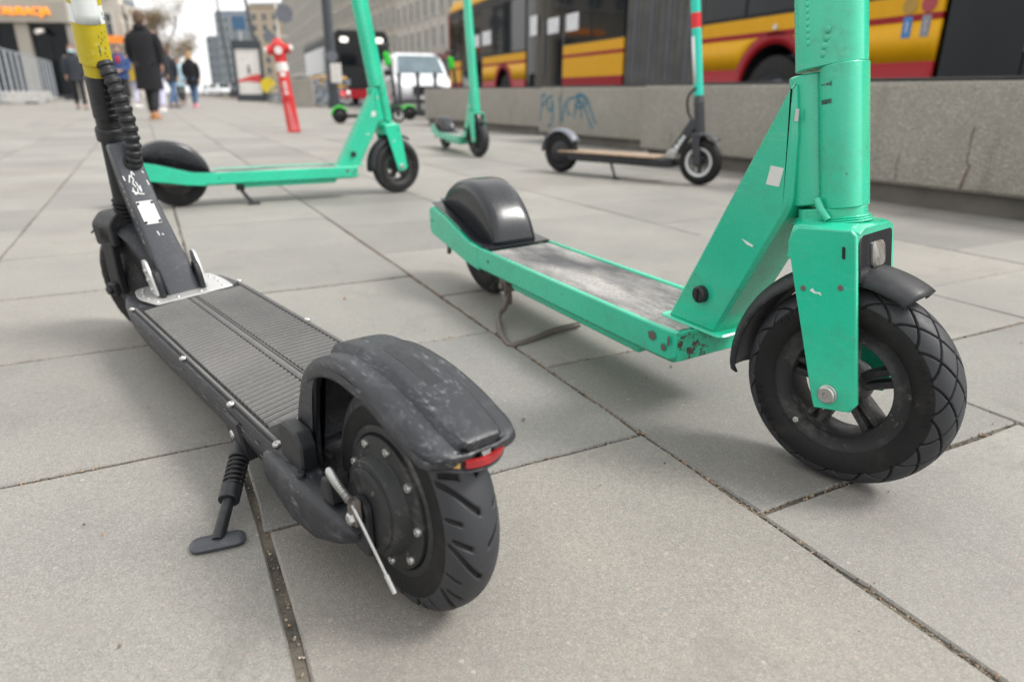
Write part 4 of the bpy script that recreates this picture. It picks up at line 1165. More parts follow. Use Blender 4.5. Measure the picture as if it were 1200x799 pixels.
# ------------------------------------------------------------------ slim scooters: dark one with a teal stem, two with bright green fenders
M_wood = plain('pale_wood_edge', (.26, .19, .13), .7, var=.2, scale=30)
M_greyfender = plain('grey_fender', (.13, .14, .165), .4, var=.15)
M_rimwhite = plain('pale_rim', (.55, .57, .57), .4, var=.1)
M_lime = plain('bright_green_plastic', (.02, .50, .03), .45, var=.1)
M_dark = plain('charcoal_paint', (.028, .030, .036), .45, var=.2)
def slim_scooter(root, fender=M_greyfender, rimm=M_rimwhite, bands=None, tube=None, edge=M_wood, ring_w=.012, decal=True):
    d = MB(); d.prismc(roundpoly([(.10, -.075), (.74, -.075), (.80, -.05), (.80, .05), (.74, .075), (.10, .075)], .02, 3), .085, .128, .006, 'z'); deck = d.build('deck', M_black, root, 40)
    d = MB(); d.prismc(roundpoly([(.02, -.077), (.70, -.077), (.70, .077), (.02, .077)], .015, 3), .129, .139, .002, 'z'); d.build('deck_board', edge, root, 40)
    for nm, xc in (('rear', 0.0), ('front', .94)):
        c = (xc, 0, .122)
        ty = link(nm + '_tyre', tyre_mesh(c, .122, .028, .030, .07, tread_block, M_rubber, M_rubber, 72, 16), root)
        h = MB()
        for s_ in (-1, 1):
            if nm == 'rear': h.lathe([(0, s_*.036), (.045, s_*.034), (.060, s_*.026), (.072, s_*.020)], 32, c=c)
            else: h.lathe([(.064, s_*.022), (.064+ring_w, s_*.026), (.066+ring_w*1.3, s_*.020), (.063, s_*.012), (.064, s_*.022)], 40, c=c)
        if nm == 'rear': h.build('hub_motor', M_black, root)
        else:
            rm = h.build('front_rim', rimm, root)
            for k in range(3):
                sp = MB(); a = 2*PI*k/3 + .5; sp.loft([[(c[0]+r*math.cos(a)-w*math.sin(a), y, c[2]+r*math.sin(a)+w*math.cos(a)) for w, y in ((-.006, -.012), (.006, -.012), (.006, .012), (-.006, .012))] for r in (.01, .068)]); sp.build('spoke', M_black, rm, 30)
            sp = MB(); sp.lathe([(0, -.03), (.022, -.03), (.026, -.02), (.026, .02), (.022, .03), (0, .03)], 20, c=c); sp.build('hub', M_black, rm)
    a = MB()
    for s_ in (-1, 1): a.prismc([(-.03, .112), (.12, .092), (.12, .126), (.0, .138), (-.03, .132)], s_*.040, s_*.055, .003)
    a.build('tail_arm', M_black, root, 30)
    f = MB(); rows = []
    for i in range(21):
        a_ = R(30 + 150*i/20); rows.append([((.142 - .016*abs(t_)**2.5)*math.cos(a_), .042*t_, .122 + (.142 - .016*abs(t_)**2.5)*math.sin(a_)) for t_ in np.linspace(-1, 1, 9)])
    f.grid(rows); f.build('rear_fender', fender, root, 60, solid=.004)
    n_ = MB(); n_.prismc(strut_poly((.775, .150), (.895, .330), .050, .050), -.024, .024, .004); neck = n_.build('neck_tube', M_dark, root, 30)
    n_ = MB(); n_.prismc(roundpoly([(.735, .128), (.80, .128), (.815, .175), (.785, .190), (.75, .165)], .01, 3), -.034, .034, .006); hg = n_.build('hinge', M_steel, root, 40)
    for x, z in ((.765, .165), (.79, .172)):
        b = MB(); b.cyl((x, -.040, z), (x, .040, z), .010, 12); b.build('hinge_bolt', M_alu, hg)
    if decal:
        for k, (l0, l1) in enumerate(((.0, .016), (.020, .034), (.038, .046), (.050, .064), (.068, .082))):
            dd = Vector((.12, .18)).normalized(); nn = Vector((-dd.y, dd.x)); A = Vector((.800, .187))
            w0, w1 = (-.012, .012) if k in (0, 2) else (-.010, .006)
            q = [A + dd*l0 + nn*w0, A + dd*l1 + nn*w0, A + dd*l1 + nn*w1, A + dd*l0 + nn*w1]
            dm = MB(); dm.prism([tuple(x) for x in q], -.0242, -.0250); dm.build('pale_decal', M_white, neck)
    B0 = Vector((.925, 0, .26)); ax = Vector((-.13, 0, .99)).normalized(); fw = Vector((ax.z, 0, -ax.x))
    def cp(h, a=0.0, b=0.0): return B0 + ax*h + fw*a + Vector((0, b, 0))
    c = MB(); c.tube([cp(-.01), cp(.16)], .027, 16); c.tube([cp(.16), cp(.20)], [.030, .022], 16); c.build('head_tube', M_dark, root, 40)
    for h0, h1, m_, nm in (bands or [(.20, .92, M_black, 'stem')]):
        c = MB(); c.tube([cp(h0), cp(h1)], .0245, 18); c.build(nm, m_, root, 40)
    for h0, h1, m_, a0, a1 in ([(.262, .49, M_white, 90, 200)] if decal else []):
        c = MB(); c.grid([[tuple(cp(h, .0252*math.cos(R(a)), .0252*math.sin(R(-a)))) for a in np.linspace(a0, a1, 9)] for h in (h0, h1)]); c.build('stem_wrap', m_, root, 60, solid=.0005)
    if tube:
        c = MB(); c.tube([cp(.62, -.02), cp(.64, -.03), cp(.80, -.03), cp(.82, -.02)], [.03, .05, .05, .03], 16); c.build('battery_tube', tube, root, 40)
        c = MB(); c.box(.79, .83, -.03, .03, 1.09, 1.17); c.build('display', M_black, root, bev=.006)
    f = MB()
    for s_ in (-1, 1): f.loft([[(x+dx, s_*y, z) for dx, y, z in ((-.022, .036, z0), (.022, .036, z0), (.022, .052, z0), (-.022, .052, z0))] for x, z0 in ((.94, .108), (.938, .14), (.925, .22), (.922, .262))])
    f.box(.895, .952, -.052, .052, .248, .272); f.build('fork', M_dark, root, 40, .005)
    f = MB(); rows = []
    for i in range(13):
        a_ = R(118 - 68*i/12); rows.append([(.94 + (.150 - .01*abs(t_)**2)*math.cos(a_), .034*t_, .122 + (.150 - .01*abs(t_)**2)*math.sin(a_)) for t_ in np.linspace(-1, 1, 7)])
    f.grid(rows); f.build('front_fender', fender if tube else M_dark, root, 60, solid=.004)
    c = MB(); c.tube(smooth_path([cp(.24, .0, -.03), cp(.20, -.05, -.02), cp(.13, -.06, -.01), cp(.085, -.045, 0)], 6), .006, 8); c.build('brake_cable', M_rubber, root)
    c = MB(); c.tube([(.40, -.05, .09), (.455, -.085, .012)], .008, 10); c.tube([(.445, -.09, .008), (.48, -.09, .008)], .008, 8); c.build('kickstand', M_dark, root)
    c = MB(); c.tube([cp(.92, -.02, -.26), cp(.925, 0, -.12), cp(.92, 0, 0), cp(.925, 0, .12), cp(.92, -.02, .26)], .015, 12); hb = c.build('handlebar', M_dark, root)
    for s_ in (-1, 1):
        c = MB(); c.tube([cp(.92, -.02, s_*.27), cp(.922, -.008, s_*.16)], .018, 12); c.build('grip', M_rubber, hb)
    return root
ts = thing('electric_scooter', 'dark scooter with teal, white and red stem standing against the concrete blocks', 'scooter', M=place((.306, 4.42), -41.0, 1.5))
slim_scooter(ts, bands=[(.20, .5275, M_teal, 'stem_sleeve'), (.528, .60, M_redv, 'stem_band'), (.6005, .92, M_teal, 'stem')])
l1 = thing('electric_scooter', 'bright green fendered scooter nearest the black lamp post', 'scooter', group='scooters with bright green battery tubes', M=place((-2.76, 11.45), 22.0, 1))
slim_scooter(l1, M_lime, M_rimwhite, None, M_lime, M_black, .02, decal=False)
l2 = copy_tree(l1); l2.matrix_world = place((-1.874, 13.0), 22.0, 1)
l2['label'] = 'bright green fendered scooter half hidden behind the far end of the concrete blocks'

# ------------------------------------------------------------------ concrete barrier blocks
M_cap = plain('black_cap_strip', (.03, .03, .032), .6, var=.3)
M_streak = plain('rust_streak', (.14, .10, .07), .9, var=.4, scale=30)
M_spray = plain('blue_spray_paint', (.035, .13, .19), .8, var=.35, scale=20)
def barrier(p0, p1, label, h=.525, th=.45):
    p0 = Vector((p0[0], p0[1], 0)); p1 = Vector((p1[0], p1[1], 0)); ln = (p1-p0).length; a = math.atan2(p1.y-p0.y, p1.x-p0.x)
    r = thing('concrete_block', label, 'barrier', p0, a, 'concrete blocks along the kerb')
    # local x runs along the face, local y into the block (away from the plaza)
    b = MB(); rows = [(.0, .086), (.0, .50), (.012, .522), (.03, h)]
    poly = [(.012, .086), (.0, .10), (.0, .495), (.008, .515), (.03, h), (th-.03, h), (th, .50), (th, .086)]
    b.loft([[(x, y + iy, z) for y, z in poly] for x, iy in ((.0, .012), (.012, 0), (ln-.012, 0), (ln, .012))])
    b.build('block_body', M_agg, r, 30)
    b = MB(); b.box(.05, ln-.05, .045, th-.04, 0, .086); b.build('plinth', M_plinth, r)
    b = MB(); b.box(.006, ln-.006, .02, th-.03, h+.0005, h+.012); b.build('cap_strip', M_cap, r, bev=.003)
    return r, ln
def sub(a, l=.0): return a
B1, _ = barrier((-1.38, 11.23), (.33, 8.33), 'farthest concrete block in the row, nearest the white van')
B2, L2 = barrier((.262, 7.40), (1.13, 6.00), 'concrete block sprayed with a blue graffiti tag')
B3, _ = barrier((.93, 5.22), (1.74, 3.92), 'concrete block directly behind the teal-stemmed scooter')
B4, L4 = barrier((1.42, 3.62), (3.0, 1.08), 'nearest concrete block with a rusty crack, right edge of the picture')
# cracks and rust runs on the near block
def on_block(u, v):
    """point on the near block's face in its own coordinates"""
    Mi = B4.matrix_world.inverted() if False else (Matrix.Translation((1.42, 3.62, 0)) @ Matrix.Rotation(math.atan2(1.08-3.62, 3.0-1.42), 4, 'Z')).inverted()
    o_ = Mi @ Vector((0, 0, CAM_H)); d_ = Mi.to_3x3() @ ray(u, v); t_ = -o_.y/d_.y; q = o_ + d_*t_
    return q.x, q.z
for pts, w in (([(1143, 148), (1139, 160), (1136, 175), (1133, 188), (1136, 196), (1130, 208), (1126, 219), (1124, 223)], .006), ([(1054, 180), (1051, 192), (1050, 202), (1048, 212)], .004)):
    P_ = [on_block(*q) for q in pts]; st = MB(); rr_ = random.Random(2)
    L_, R_ = [], []
    for i, (x, z) in enumerate(P_):
        ww = w*(.3 + .7*i/len(P_))*rr_.uniform(.7, 1.3); L_.append((x-ww, -.0018, z)); R_.append((x+ww, -.0018, z))
    st.grid([L_, R_]); st.build('rust_streak', M_streak, B4, fix=False)
# blue tag on the second block
def tagstroke(pts, w=.011):
    s_ = MB(); s_.tube([(x*1.22, -.001, z) for x, _, z in smooth_path([(a, 0, b) for a, b in pts], 5)], w, 6)
    s_.v = [(x, -.0012 + (y+.001)*.12, z) for x, y, z in s_.v]; s_.build('graffiti_stroke', M_spray, B2, 60)
for st in ([(.03, .20), (.045, .34), (.05, .44)], [(.03, .42), (.08, .46), (.11, .40), (.05, .34)], [(.20, .44), (.14, .42), (.13, .34), (.18, .30), (.20, .40), (.21, .28), (.19, .17), (.13, .16)],
           [(.30, .44), (.33, .20), (.38, .40)], [(.47, .43), (.41, .40), (.41, .30), (.46, .27)], [(.50, .24), (.55, .44), (.60, .24)], [(.48, .42), (.58, .46), (.66, .40), (.58, .34), (.50, .36)], [(.52, .40), (.60, .38), (.62, .44), (.54, .44)], [(.62, .36), (.70, .22), (.74, .16)], [(.66, .42), (.72, .30), (.78, .20)]): tagstroke(st)

# ------------------------------------------------------------------ street furniture
M_postred = plain('red_post_paint', (.50, .02, .022), .5, var=.2)
M_pale = plain('pale_paint', (.62, .60, .57), .5, var=.1)
M_lamp = plain('dark_lamp_post_paint', (.035, .042, .050), .5, var=.2)
rp = thing('leaning_post', 'red and white leaning post with a hydrant-shaped head', 'post', M=place((-2.70, 8.80), 14, 0, -5.5) @ Matrix.Rotation(R(-4), 4, 'X'))
def ring_post(name, z0, z1, r0, r1, mat, n=16):
    c = MB(); c.lathe([(0, z0), (r0, z0), (r1, z1), (0, z1)], n, axis='z'); return c.build(name, mat, rp, 40)
c = MB(); c.loft([[(x*k, y*k, z) for x, y in roundpoly([(-.075, -.055), (.075, -.055), (.075, .055), (-.075, .055)], .02, 2)] for z, k in ((0, 1), (.36, .93), (.40, .98))]); c.build('post_base', M_postred, rp, 40)
c = MB(); c.prism([(-.03, .02), (.055, .02), (.01, .34), (-.03, .34)], -.0565, -.060); c.build('base_panel', plain('pale_red', (.55, .12, .12), .5), rp)
ring_post('post_shaft', .40, .70, .066, .066, M_postred); ring_post('white_band', .70, .80, .070, .070, M_pale); ring_post('red_band', .8003, .83, .066, .066, M_postred)
hd = ring_post('post_head', .83, 1.00, .066, .085, M_postred); ring_post('head_dome', 1.0005, 1.07, .085, .03, M_postred)
for s_ in (-1, 1):
    c = MB(); c.cyl((s_*.06, 0, .95), (s_*.13, 0, .95), .052, 14); c.build('side_outlet', M_postred, rp, 40)
    c = MB(); c.cyl((s_*.13, 0, .95), (s_*.165, 0, .96), .045, 14, .03); c.build('outlet_cap', M_pale, rp, 40)
c = MB(); c.cyl((0, -.06, .93), (0, -.10, .93), .045, 14); c.build('front_cap', M_pale, rp, 40)
for k, (z, w) in enumerate(((.64, .03), (.56, .02), (.52, .026), (.48, .02), (.44, .026))):
    c = MB(); c.box(-w, w, -.0695, -.064, z, z+.022 if k else z+.05); c.build('white_mark', M_pale, rp)

lp = thing('lamp_post', 'thick dark lamp post with white notices strapped to it', 'lamp post', gp(392, 126.5))
for z0, z1, r0, r1 in ((0, .25, .20, .20), (.25, 8.0, .165, .13)):
    c = MB(); c.lathe([(0, z0), (r0, z0), (r1, z1), (0, z1)], 20, axis='z'); c.build('post', M_lamp, lp, 40)
for z in (1.55, 3.3):
    c = MB(); c.lathe([(.168, z), (.180, z), (.180, z+.06), (.164, z+.06)], 20, axis='z'); c.build('strap', M_greyfender, lp, 40)
c = MB(); c.box(.02, .36, -.25, -.205, .75, 1.32); c.build('white_notice', M_pale, lp, bev=.01)
c = MB(); c.cyl((.10, -.25, 1.52), (.10, -.20, 1.52), .16, 18); c.build('round_plate', M_greyfender, lp, 40)
c = MB(); c.tube([(0, 0, 8), (.3, 0, 8.4), (1.2, 0, 8.5)], .05, 8); c.build('lamp_arm', M_lamp, lp)
c = MB(); c.box(1.1, 1.6, -.12, .12, 8.42, 8.52); c.build('lamp_head', M_lamp, lp, bev=.03)

for i, (u, v, nm) in enumerate(((469.5, 131, 'black steel bollard in front of the white van, nearest its headlight'), (491, 132, 'black steel bollard in front of the white van, just left of the concrete blocks'), (511, 131.5, 'black steel bollard standing behind the end concrete block'))):
    b = thing('bollard', nm, 'bollard', gp(u, v), 0, 'black steel bollards')
    c = MB(); c.lathe([(0, 0), (.055, 0), (.05, .03), (.045, .85), (0, .85)], 14, axis='z'); c.build('shaft', M_dark, b, 40)
    c = MB(); c.lathe([(.046, .8505), (.062, .87), (.062, .90), (.03, .96), (0, .97)], 14, axis='z'); c.build('knob', M_dark, b, 40)
cb = thing('concrete_planter', 'square grey concrete planter box left of the dark lamp post', 'planter', gp(356, 125.5), R(10))
c = MB(); c.loft([[(x*k, y*k, z) for x, y in ((-.36, -.3), (.36, -.3), (.36, .3), (-.36, .3))] for z, k in ((0, .97), (.84, 1), (.88, 1))]); c.build('planter_body', M_agg, cb, 30, .02)
c = MB(); c.box(-.3, .3, -.24, .24, .881, .90); c.build('soil', M_joint, cb)

def pole(name, base, top, r, label, cat='pole', mat=M_lamp):
    t_ = thing(name, label, cat, base)
    c = MB(); d_ = Vector(top) - Vector(base); c.tube([(0, 0, 0), (0, 0, .6), d_*.5, d_], [r*1.5, r*1.2, r, r*.75], 12); c.build('shaft', mat, t_, 50)
    return t_
p_ = gp(312, 117.5); pole('street_pole', p_, p_ + Vector((-1.0, 0, 9.5)), .10, 'tall thin dark pole rising behind the advertising stand')
p_ = at(274, 117, 60); p_.z = 0; pole('street_pole', p_, p_ + Vector((-.6, 0, 12)), .08, 'distant slender pole left of the advertising stand')
p_ = at(334, 118, 27); p_.z = 0
sg = thing('road_sign', 'back of a round grey road sign above a small diamond sign', 'sign', p_)
c = MB(); c.cyl((0, 0, 0), (0, 0, 3.55), .035, 10); c.build('sign_pole', M_pale, sg)
c = MB(); c.cyl((.30, -.06, 3.10), (.30, -.04, 3.10), .31, 28); c.build('round_plate', M_greyfender, sg, 40)
c = MB(); c.prism([(-.33, 2.60), (-.08, 2.36), (-.33, 2.12), (-.58, 2.36)], -.06, -.04); c.build('diamond_plate', M_greyfender, sg)
c = MB(); c.box(-.35, .32, -.04, -.025, 2.34, 2.38); c.box(-.02, .32, -.038, -.026, 3.08, 3.12); c.build('sign_bracket', M_pale, sg)
sg = thing('road_sign', 'small blue road sign on a thin pole beside the far towers', 'sign', (lambda q: Vector((q.x, q.y, 0)))(at(291, 117, 48)))
c = MB(); c.cyl((0, 0, 0), (0, 0, 5.0), .04, 8); c.build('sign_pole', M_pale, sg)
c = MB(); c.box(-.42, .42, -.07, -.045, 4.2, 5.0); c.build('sign_plate', plain('blue_sign', (.05, .13, .24), .5), sg, bev=.04)
c = MB(); c.cyl((.1, -.03, 1.0), (.1, -.03, 2.35), .20, 12); c.build('blue_banner', plain('blue_banner', (.07, .25, .40), .6), sg, bev=.03)

# advertising stand
ad = thing('advertising_stand', 'dark framed poster stand with white poster and red swoosh', 'poster stand', (lambda q: Vector((q.x, q.y, 0)))(at(296, 118, 39)), R(6))
c = MB(); c.box(-.75, -.62, -.12, .12, 0, 3.0); c.box(.62, .75, -.12, .12, 0, 3.0); c.box(-.62, .62, -.12, .12, 2.6, 3.0); c.box(-.62, .62, -.12, .12, 0, .35); c.build('frame', M_lamp, ad, bev=.02)
c = MB(); c.box(-.62, .62, -.06, .06, .35, 2.6); c.build('poster', M_pale, ad)
c = MB(); c.prism([(-.61, .95), (.0, 1.0), (.61, .90), (.61, 1.35), (.2, 1.32), (-.61, 1.05)], -.062, -.068); c.build('poster_swoosh', plain('poster_red', (.55, .05, .05), .6), ad)
c = MB(); c.prism([(-.08, 1.38), (.10, 1.38), (.06, 1.75), (.0, 1.85), (-.05, 1.72)], -.062, -.068); c.build('poster_figure', M_greyfender, ad)

# bicycles at the rack
M_tyre2 = plain('bicycle_tyre', (.03, .03, .032), .7)
M_silver = plain('silver_paint', (.42, .45, .48), .35, metal=.4)
def bicycle(root, col):
    for nm, x in (('rear_wheel', 0.0), ('front_wheel', 1.05)):
        w = MB(); w.lathe([(.315, -.018), (.34, 0), (.315, .018), (.30, 0), (.315, -.018)], 32, c=(x, 0, .34)); wo = w.build(nm, M_tyre2, root, 60)
        w = MB(); w.lathe([(.290, -.01), (.302, -.012), (.302, .012), (.290, .01), (.290, -.01)], 32, c=(x, 0, .34)); w.build('rim', M_silver, wo, 60)
        for k in range(8):
            a = PI*k/8; w = MB(); w.cyl((x+.29*math.cos(a), 0, .34+.29*math.sin(a)), (x-.29*math.cos(a), 0, .34-.29*math.sin(a)), .003, 5); w.build('spoke', M_silver, wo)
    f = MB()
    for a, b, r in (((0, 0, .34), (.42, 0, .30), .014), ((.42, 0, .30), (.28, 0, .80), .018), ((.42, 0, .30), (.92, 0, .66), .02), ((0, 0, .34), (.31, 0, .70), .012), ((.30, 0, .72), (.90, 0, .80), .018), ((.92, 0, .62), (.86, 0, 1.02), .018), ((.92, 0, .62), (1.05, 0, .34), .014)): f.cyl(a, b, r, 8)
    f.build('frame', col, root)
    f = MB(); f.loft([[(x, y, z) for y, z in ((-w, .86), (w, .86), (w*.7, .90), (-w*.7, .90))] for x, w in ((.14, .08), (.26, .075), (.42, .025))]); f.build('saddle', M_tyre2, root, 40, .01)
    f = MB(); f.tube([(.74, -.30, 1.05), (.85, -.24, 1.06), (.86, 0, 1.03), (.85, .24, 1.06), (.74, .30, 1.05)], .014, 8); f.build('handlebar', M_silver, root)
    f = MB(); f.box(.98, 1.22, -.14, .14, .72, .95); f.build('basket', M_greyfender, root, bev=.02)
    f = MB(); rows = [[(.365*math.cos(a), .03*t_, .34 + .365*math.sin(a)) for t_ in (-1, 0, 1)] for a in np.linspace(.6, 2.9, 14)]; f.grid(rows); f.build('mudguard', col, root, 60, solid=.004)
blues = plain('grey_blue_paint', (.16, .21, .27), .4)
bk0 = None
spots = [(336, 25.5, 60, 'bicycle beside the red post, leftmost in the rack'), (344, 27.0, 55, 'bicycle just behind the leaning red post'), (375, 25.0, 70, 'bicycle between planter and dark lamp post, nearer one'), (383, 27.5, 62, 'bicycle pushed close to the dark lamp post'), (326, 29.5, 58, 'far bicycle next to the yellow board'), (366, 30, 66, 'bicycle mostly hidden behind the concrete planter')]
for i, (u, yy, az, lab) in enumerate(spots):
    q = at(u, 118, yy); q.z = 0
    if bk0 is None:
        bk0 = thing('bicycle', lab, 'bicycle', q, R(az), 'bicycles parked at the rack'); bicycle(bk0, blues)
    else:
        o = copy_tree(bk0); o.location = q; o.rotation_euler = (R(random.uniform(-6, 6)), 0, R(az)); o['label'] = lab
q = at(316, 118, 33); q.z = 0
yb = thing('yellow_board', 'small round yellow board standing among the bicycles', 'board', q)
c = MB(); c.cyl((0, -.02, .75), (0, .02, .75), .33, 22); c.build('disc', plain('board_yellow', (.60, .45, .02), .5), yb, 40)
c = MB(); c.cyl((0, 0, 0), (0, 0, .45), .03, 8); c.build('stand', M_lamp, yb)

# steel mesh fence panels on the left
M_galv = plain('galvanised_steel', (.36, .39, .42), .45, metal=.5)
def mesh_fence():
    t_ = MB()
    r0 = thing('fence_panel', 'x', 'fence')
    for x in (0.02, 1.22, 2.42):
        c = MB(); c.cyl((x, 0, .08), (x, 0, 2.0), .036, 8); c.build('upright', M_galv, r0)
    for z in (.16, 1.98):
        c = MB(); c.cyl((0.02, 0, z), (2.42, 0, z), .028, 8); c.build('rail', M_galv, r0)
    c = MB()
    for k in range(1, 24):
        if k % 6 == 0 and k != 12: c.box(.02+.1*k-.0015, .02+.1*k+.0015, -.002, .002, .16, 1.98)
    for k in range(1, 10): c.box(.02, 2.42, -.004, -.001, .16+.18*k, .1625+.18*k)
    o_ = c.build('wire_mesh', M_galv, r0, fix=False); o_['kind'] = 'stuff'
    for x in (0.02, 2.42):
        c = MB(); c.prismc(roundpoly([(x-.11, -.33), (x+.11, -.33), (x+.11, .33), (x-.11, .33)], .04, 3), .0, .13, .02, 'z'); c.build('concrete_foot', M_kerb, r0, 40)
    return r0
fp0 = mesh_fence()
fst = at(-62, 126, 19.8); fst.z = 0
fdir = (at(84, 115, 46) - at(-62, 126, 19.8)); fdir.z = 0; fdir.normalize()
names = ['nearest', 'second', 'third', 'fourth', 'fifth', 'sixth', 'seventh', 'eighth', 'ninth', 'tenth', 'eleventh', 'twelfth']
for i in range(12):
    o = fp0 if i == 0 else copy_tree(fp0)
    q = fst + fdir*2.5*i; o.location = q; o.rotation_euler = (0, 0, math.atan2(fdir.y, fdir.x))
    o['label'] = 'galvanised mesh fence panel on the left, %s from the picture edge' % names[i]; o['group'] = 'temporary fence panels'
for i, (u, v, yy, w) in enumerate(((38, 112, 34, 1.6), (14, 118, 27, 2.2))):
    q = at(u, v, yy); q.z = 0
    wb_ = thing('white_block', ('short white plastic road block behind the mesh fence' if i == 0 else 'long white plastic road block behind the nearest mesh fence panels'), 'road block', q, R(60), 'white road blocks behind the fence')
    c = MB(); c.loft([[(x, y*k, z) for x, y in ((-w/2, -.25), (w/2, -.25), (w/2, .25), (-w/2, .25))] for z, k in ((0, 1), (.15, .95), (.38, .6), (.45, .55))]); c.build('block_body', M_kerb, wb_, 30, .03)
    c = MB(); c.box(-w*.35, -w*.15, -.262, .262, .0, .07); c.box(w*.15, w*.35, -.262, .262, 0, .07); c.build('lift_slot', M_hole, wb_)
# ------------------------------------------------------------------ vehicles
M_busyel = plain('bus_yellow', (.62, .315, .002), .5, var=.04, spec=.25)
M_busred = plain('bus_red', (.26, .006, .012), .5, var=.05, spec=.25)
M_glass = plain('dark_glass', (.006, .008, .010), .05, var=.3, scale=2, spec=.22)
M_glass2 = plain('tinted_windscreen', (.10, .14, .16), .08, var=.2, scale=2)
M_bellows = plain('bellows_rubber', (.11, .11, .107), .75, var=.25, scale=3)
M_trim = plain('black_trim', (.010, .011, .012), .5, spec=.25)
M_paper = plain('white_paper', (.62, .63, .65), .7)
M_seat = plain('seat_fabric', (.05, .06, .10), .9)
M_whitepaint = plain('white_car_paint', (.66, .68, .70), .28, var=.03, coat=.5)
M_darkcar = plain('dark_car_paint', (.03, .034, .045), .28, var=.05, coat=.5)
def emis(name, col, st):
    t = NT(name); t.set(Base_Color=col, Roughness=.3); t.b.inputs['Emission Color'].default_value = (*col, 1); t.b.inputs['Emission Strength'].default_value = st; return t.m
M_head = emis('lit_headlamp', (1.0, .95, .85), .45)
M_ambl = emis('lit_indicator', (1.0, .42, .05), .8)
M_tail = emis('lit_tail_lamp', (.9, .03, .02), .5)

def wheel(root, x, y, z, r, w, side):
    c = MB(); c.lathe([(r*.62, side*.0), (r*.9, side*.0 - side*.01), (r, -side*.04), (r, -side*(w-.04)), (r*.9, -side*w), (r*.6, -side*w)], 32, c=(x, y, z)); o = c.build('wheel', M_rubber, root, 40)
    c = MB(); c.lathe([(0, -side*.06), (r*.2, -side*.05), (r*.22, -side*.09), (r*.5, -side*.10), (r*.62, -side*.005), (r*.64, -side*.03)], 24, c=(x, y, z)); c.build('rim', M_greyfender, o, 40)

# articulated bus: local x along the side towards its front, local y out of the near side, z up
NB = Vector((.939, .343, 0)); BDIR = Vector((-.343, .939, 0))
busM = Matrix(((BDIR.x, -NB.x, 0, 0), (BDIR.y, -NB.y, 0, 0), (0, 0, 1, -.12), (0, 0, 0, 1)))
OFF = 5.53
def s_at(u, off=OFF):
    """distance along the street at which the bus side is seen at photo column u"""
    d = ray(u, 100); d2 = Vector((d.x, d.y, 0)); k = off/(d2.dot(NB)); return (d2*k).dot(BDIR)
root_s = s_at(772)
bus = thing('articulated_bus', 'yellow and red articulated city bus stopped behind the concrete blocks', 'bus', M=Matrix.Translation(NB*OFF + BDIR*root_s) @ busM)
def bx(u): return s_at(u) - root_s
xs = dict(front=bx(528), d1a=bx(541), d1b=bx(566), d2a=bx(616), d2b=bx(659), b0=bx(729), b1=bx(817), d3=bx(1092), rear=bx(817) - 9.2)
d3b = xs['d3'] - 1.45
SK, RT, YT, RB0, RB1, RO = .32, .86, 1.40, 1.19, 1.245, 2.95      # skirt, red top, yellow top, stripe, roof
def arch_panel(x0, x1, wx, r, mat_y, mat_r, z0=SK):
    """side panel with a wheel arch cut out; returns polygons as separate parts"""
    def top_of(x, rad): 
        dx = abs(x-wx); return .55 + math.sqrt(max(0, rad*rad - dx*dx)) if dx < rad else 0
    n = 60; X = np.linspace(x0, x1, n)
    y = MB(); rr_ = r + .13
    lo = [(x, max(RT, top_of(x, rr_))) for x in X]; hi = [(x, RB0) for x in X]
    y.grid([[(x, 0, z) for x, z in lo], [(x, 0, max(z, RB0)) for x, z in hi]]); y.build('yellow_panel', mat_y, bus, solid=.03)
    y = MB(); y.box(x0, x1, -.015, .015, RB1, YT); y.build('yellow_band', mat_y, bus)
    y = MB(); y.box(x0, x1, -.015, .017, RB0, RB1); y.build('red_stripe', mat_r, bus)
    y = MB(); lo = [(x, max(z0, top_of(x, r))) for x in X]; hi = [(x, max(max(RT, top_of(x, rr_)), max(z0, top_of(x, r)))) for x in X]
    y.grid([[(x, 0.002, z) for x, z in lo], [(x, 0.002, z) for x, z in hi]]); y.build('red_skirt', mat_r, bus, solid=.03)
def flat_panel(x0, x1):
    for nm, z0, z1, m, o_ in (('red_skirt', SK, RT, M_busred, .002), ('yellow_panel', RT, RB0, M_busyel, 0), ('red_stripe', RB0, RB1, M_busred, .002), ('yellow_band', RB1, YT, M_busyel, 0)):
        y = MB(); y.box(x0, x1, -.015, .015 + o_, z0, z1); y.build(nm, m, bus)
fw_, rw_ = bx(590), bx(902)
arch_panel(xs['d2a']+.02, xs['d1b']-.02, fw_, .56, M_busyel, M_busred); arch_panel(xs['d3']+.02, xs['b1']-.02, rw_, .56, M_busyel, M_busred)
flat_panel(xs['b0']+.0, xs['d2b']-.02); flat_panel(xs['d1a']+.02, xs['front']-.06); flat_panel(xs['rear'], d3b-.05)
def glazing(x0, x1, n, z0=YT+.02, z1=2.45):
    c = MB(); c.box(x0, x1, -.03, .0, z0-.02, RO-.30); c.build('window_band', M_trim, bus)
    w = (x1-x0)/n
    for i in range(n):
        c = MB(); c.box(x0+w*i+.03, x0+w*(i+1)-.03, .001, .008, z0+.02, z1); c.build('window', M_glass, bus)
glazing(xs['b0'], xs['d2b'], 2); glazing(xs['d2a'], xs['d1b'], 3); glazing(xs['d3'], xs['b1'], 4); glazing(xs['rear'], d3b, 3); glazing(xs['d1a'], xs['front'], 1)
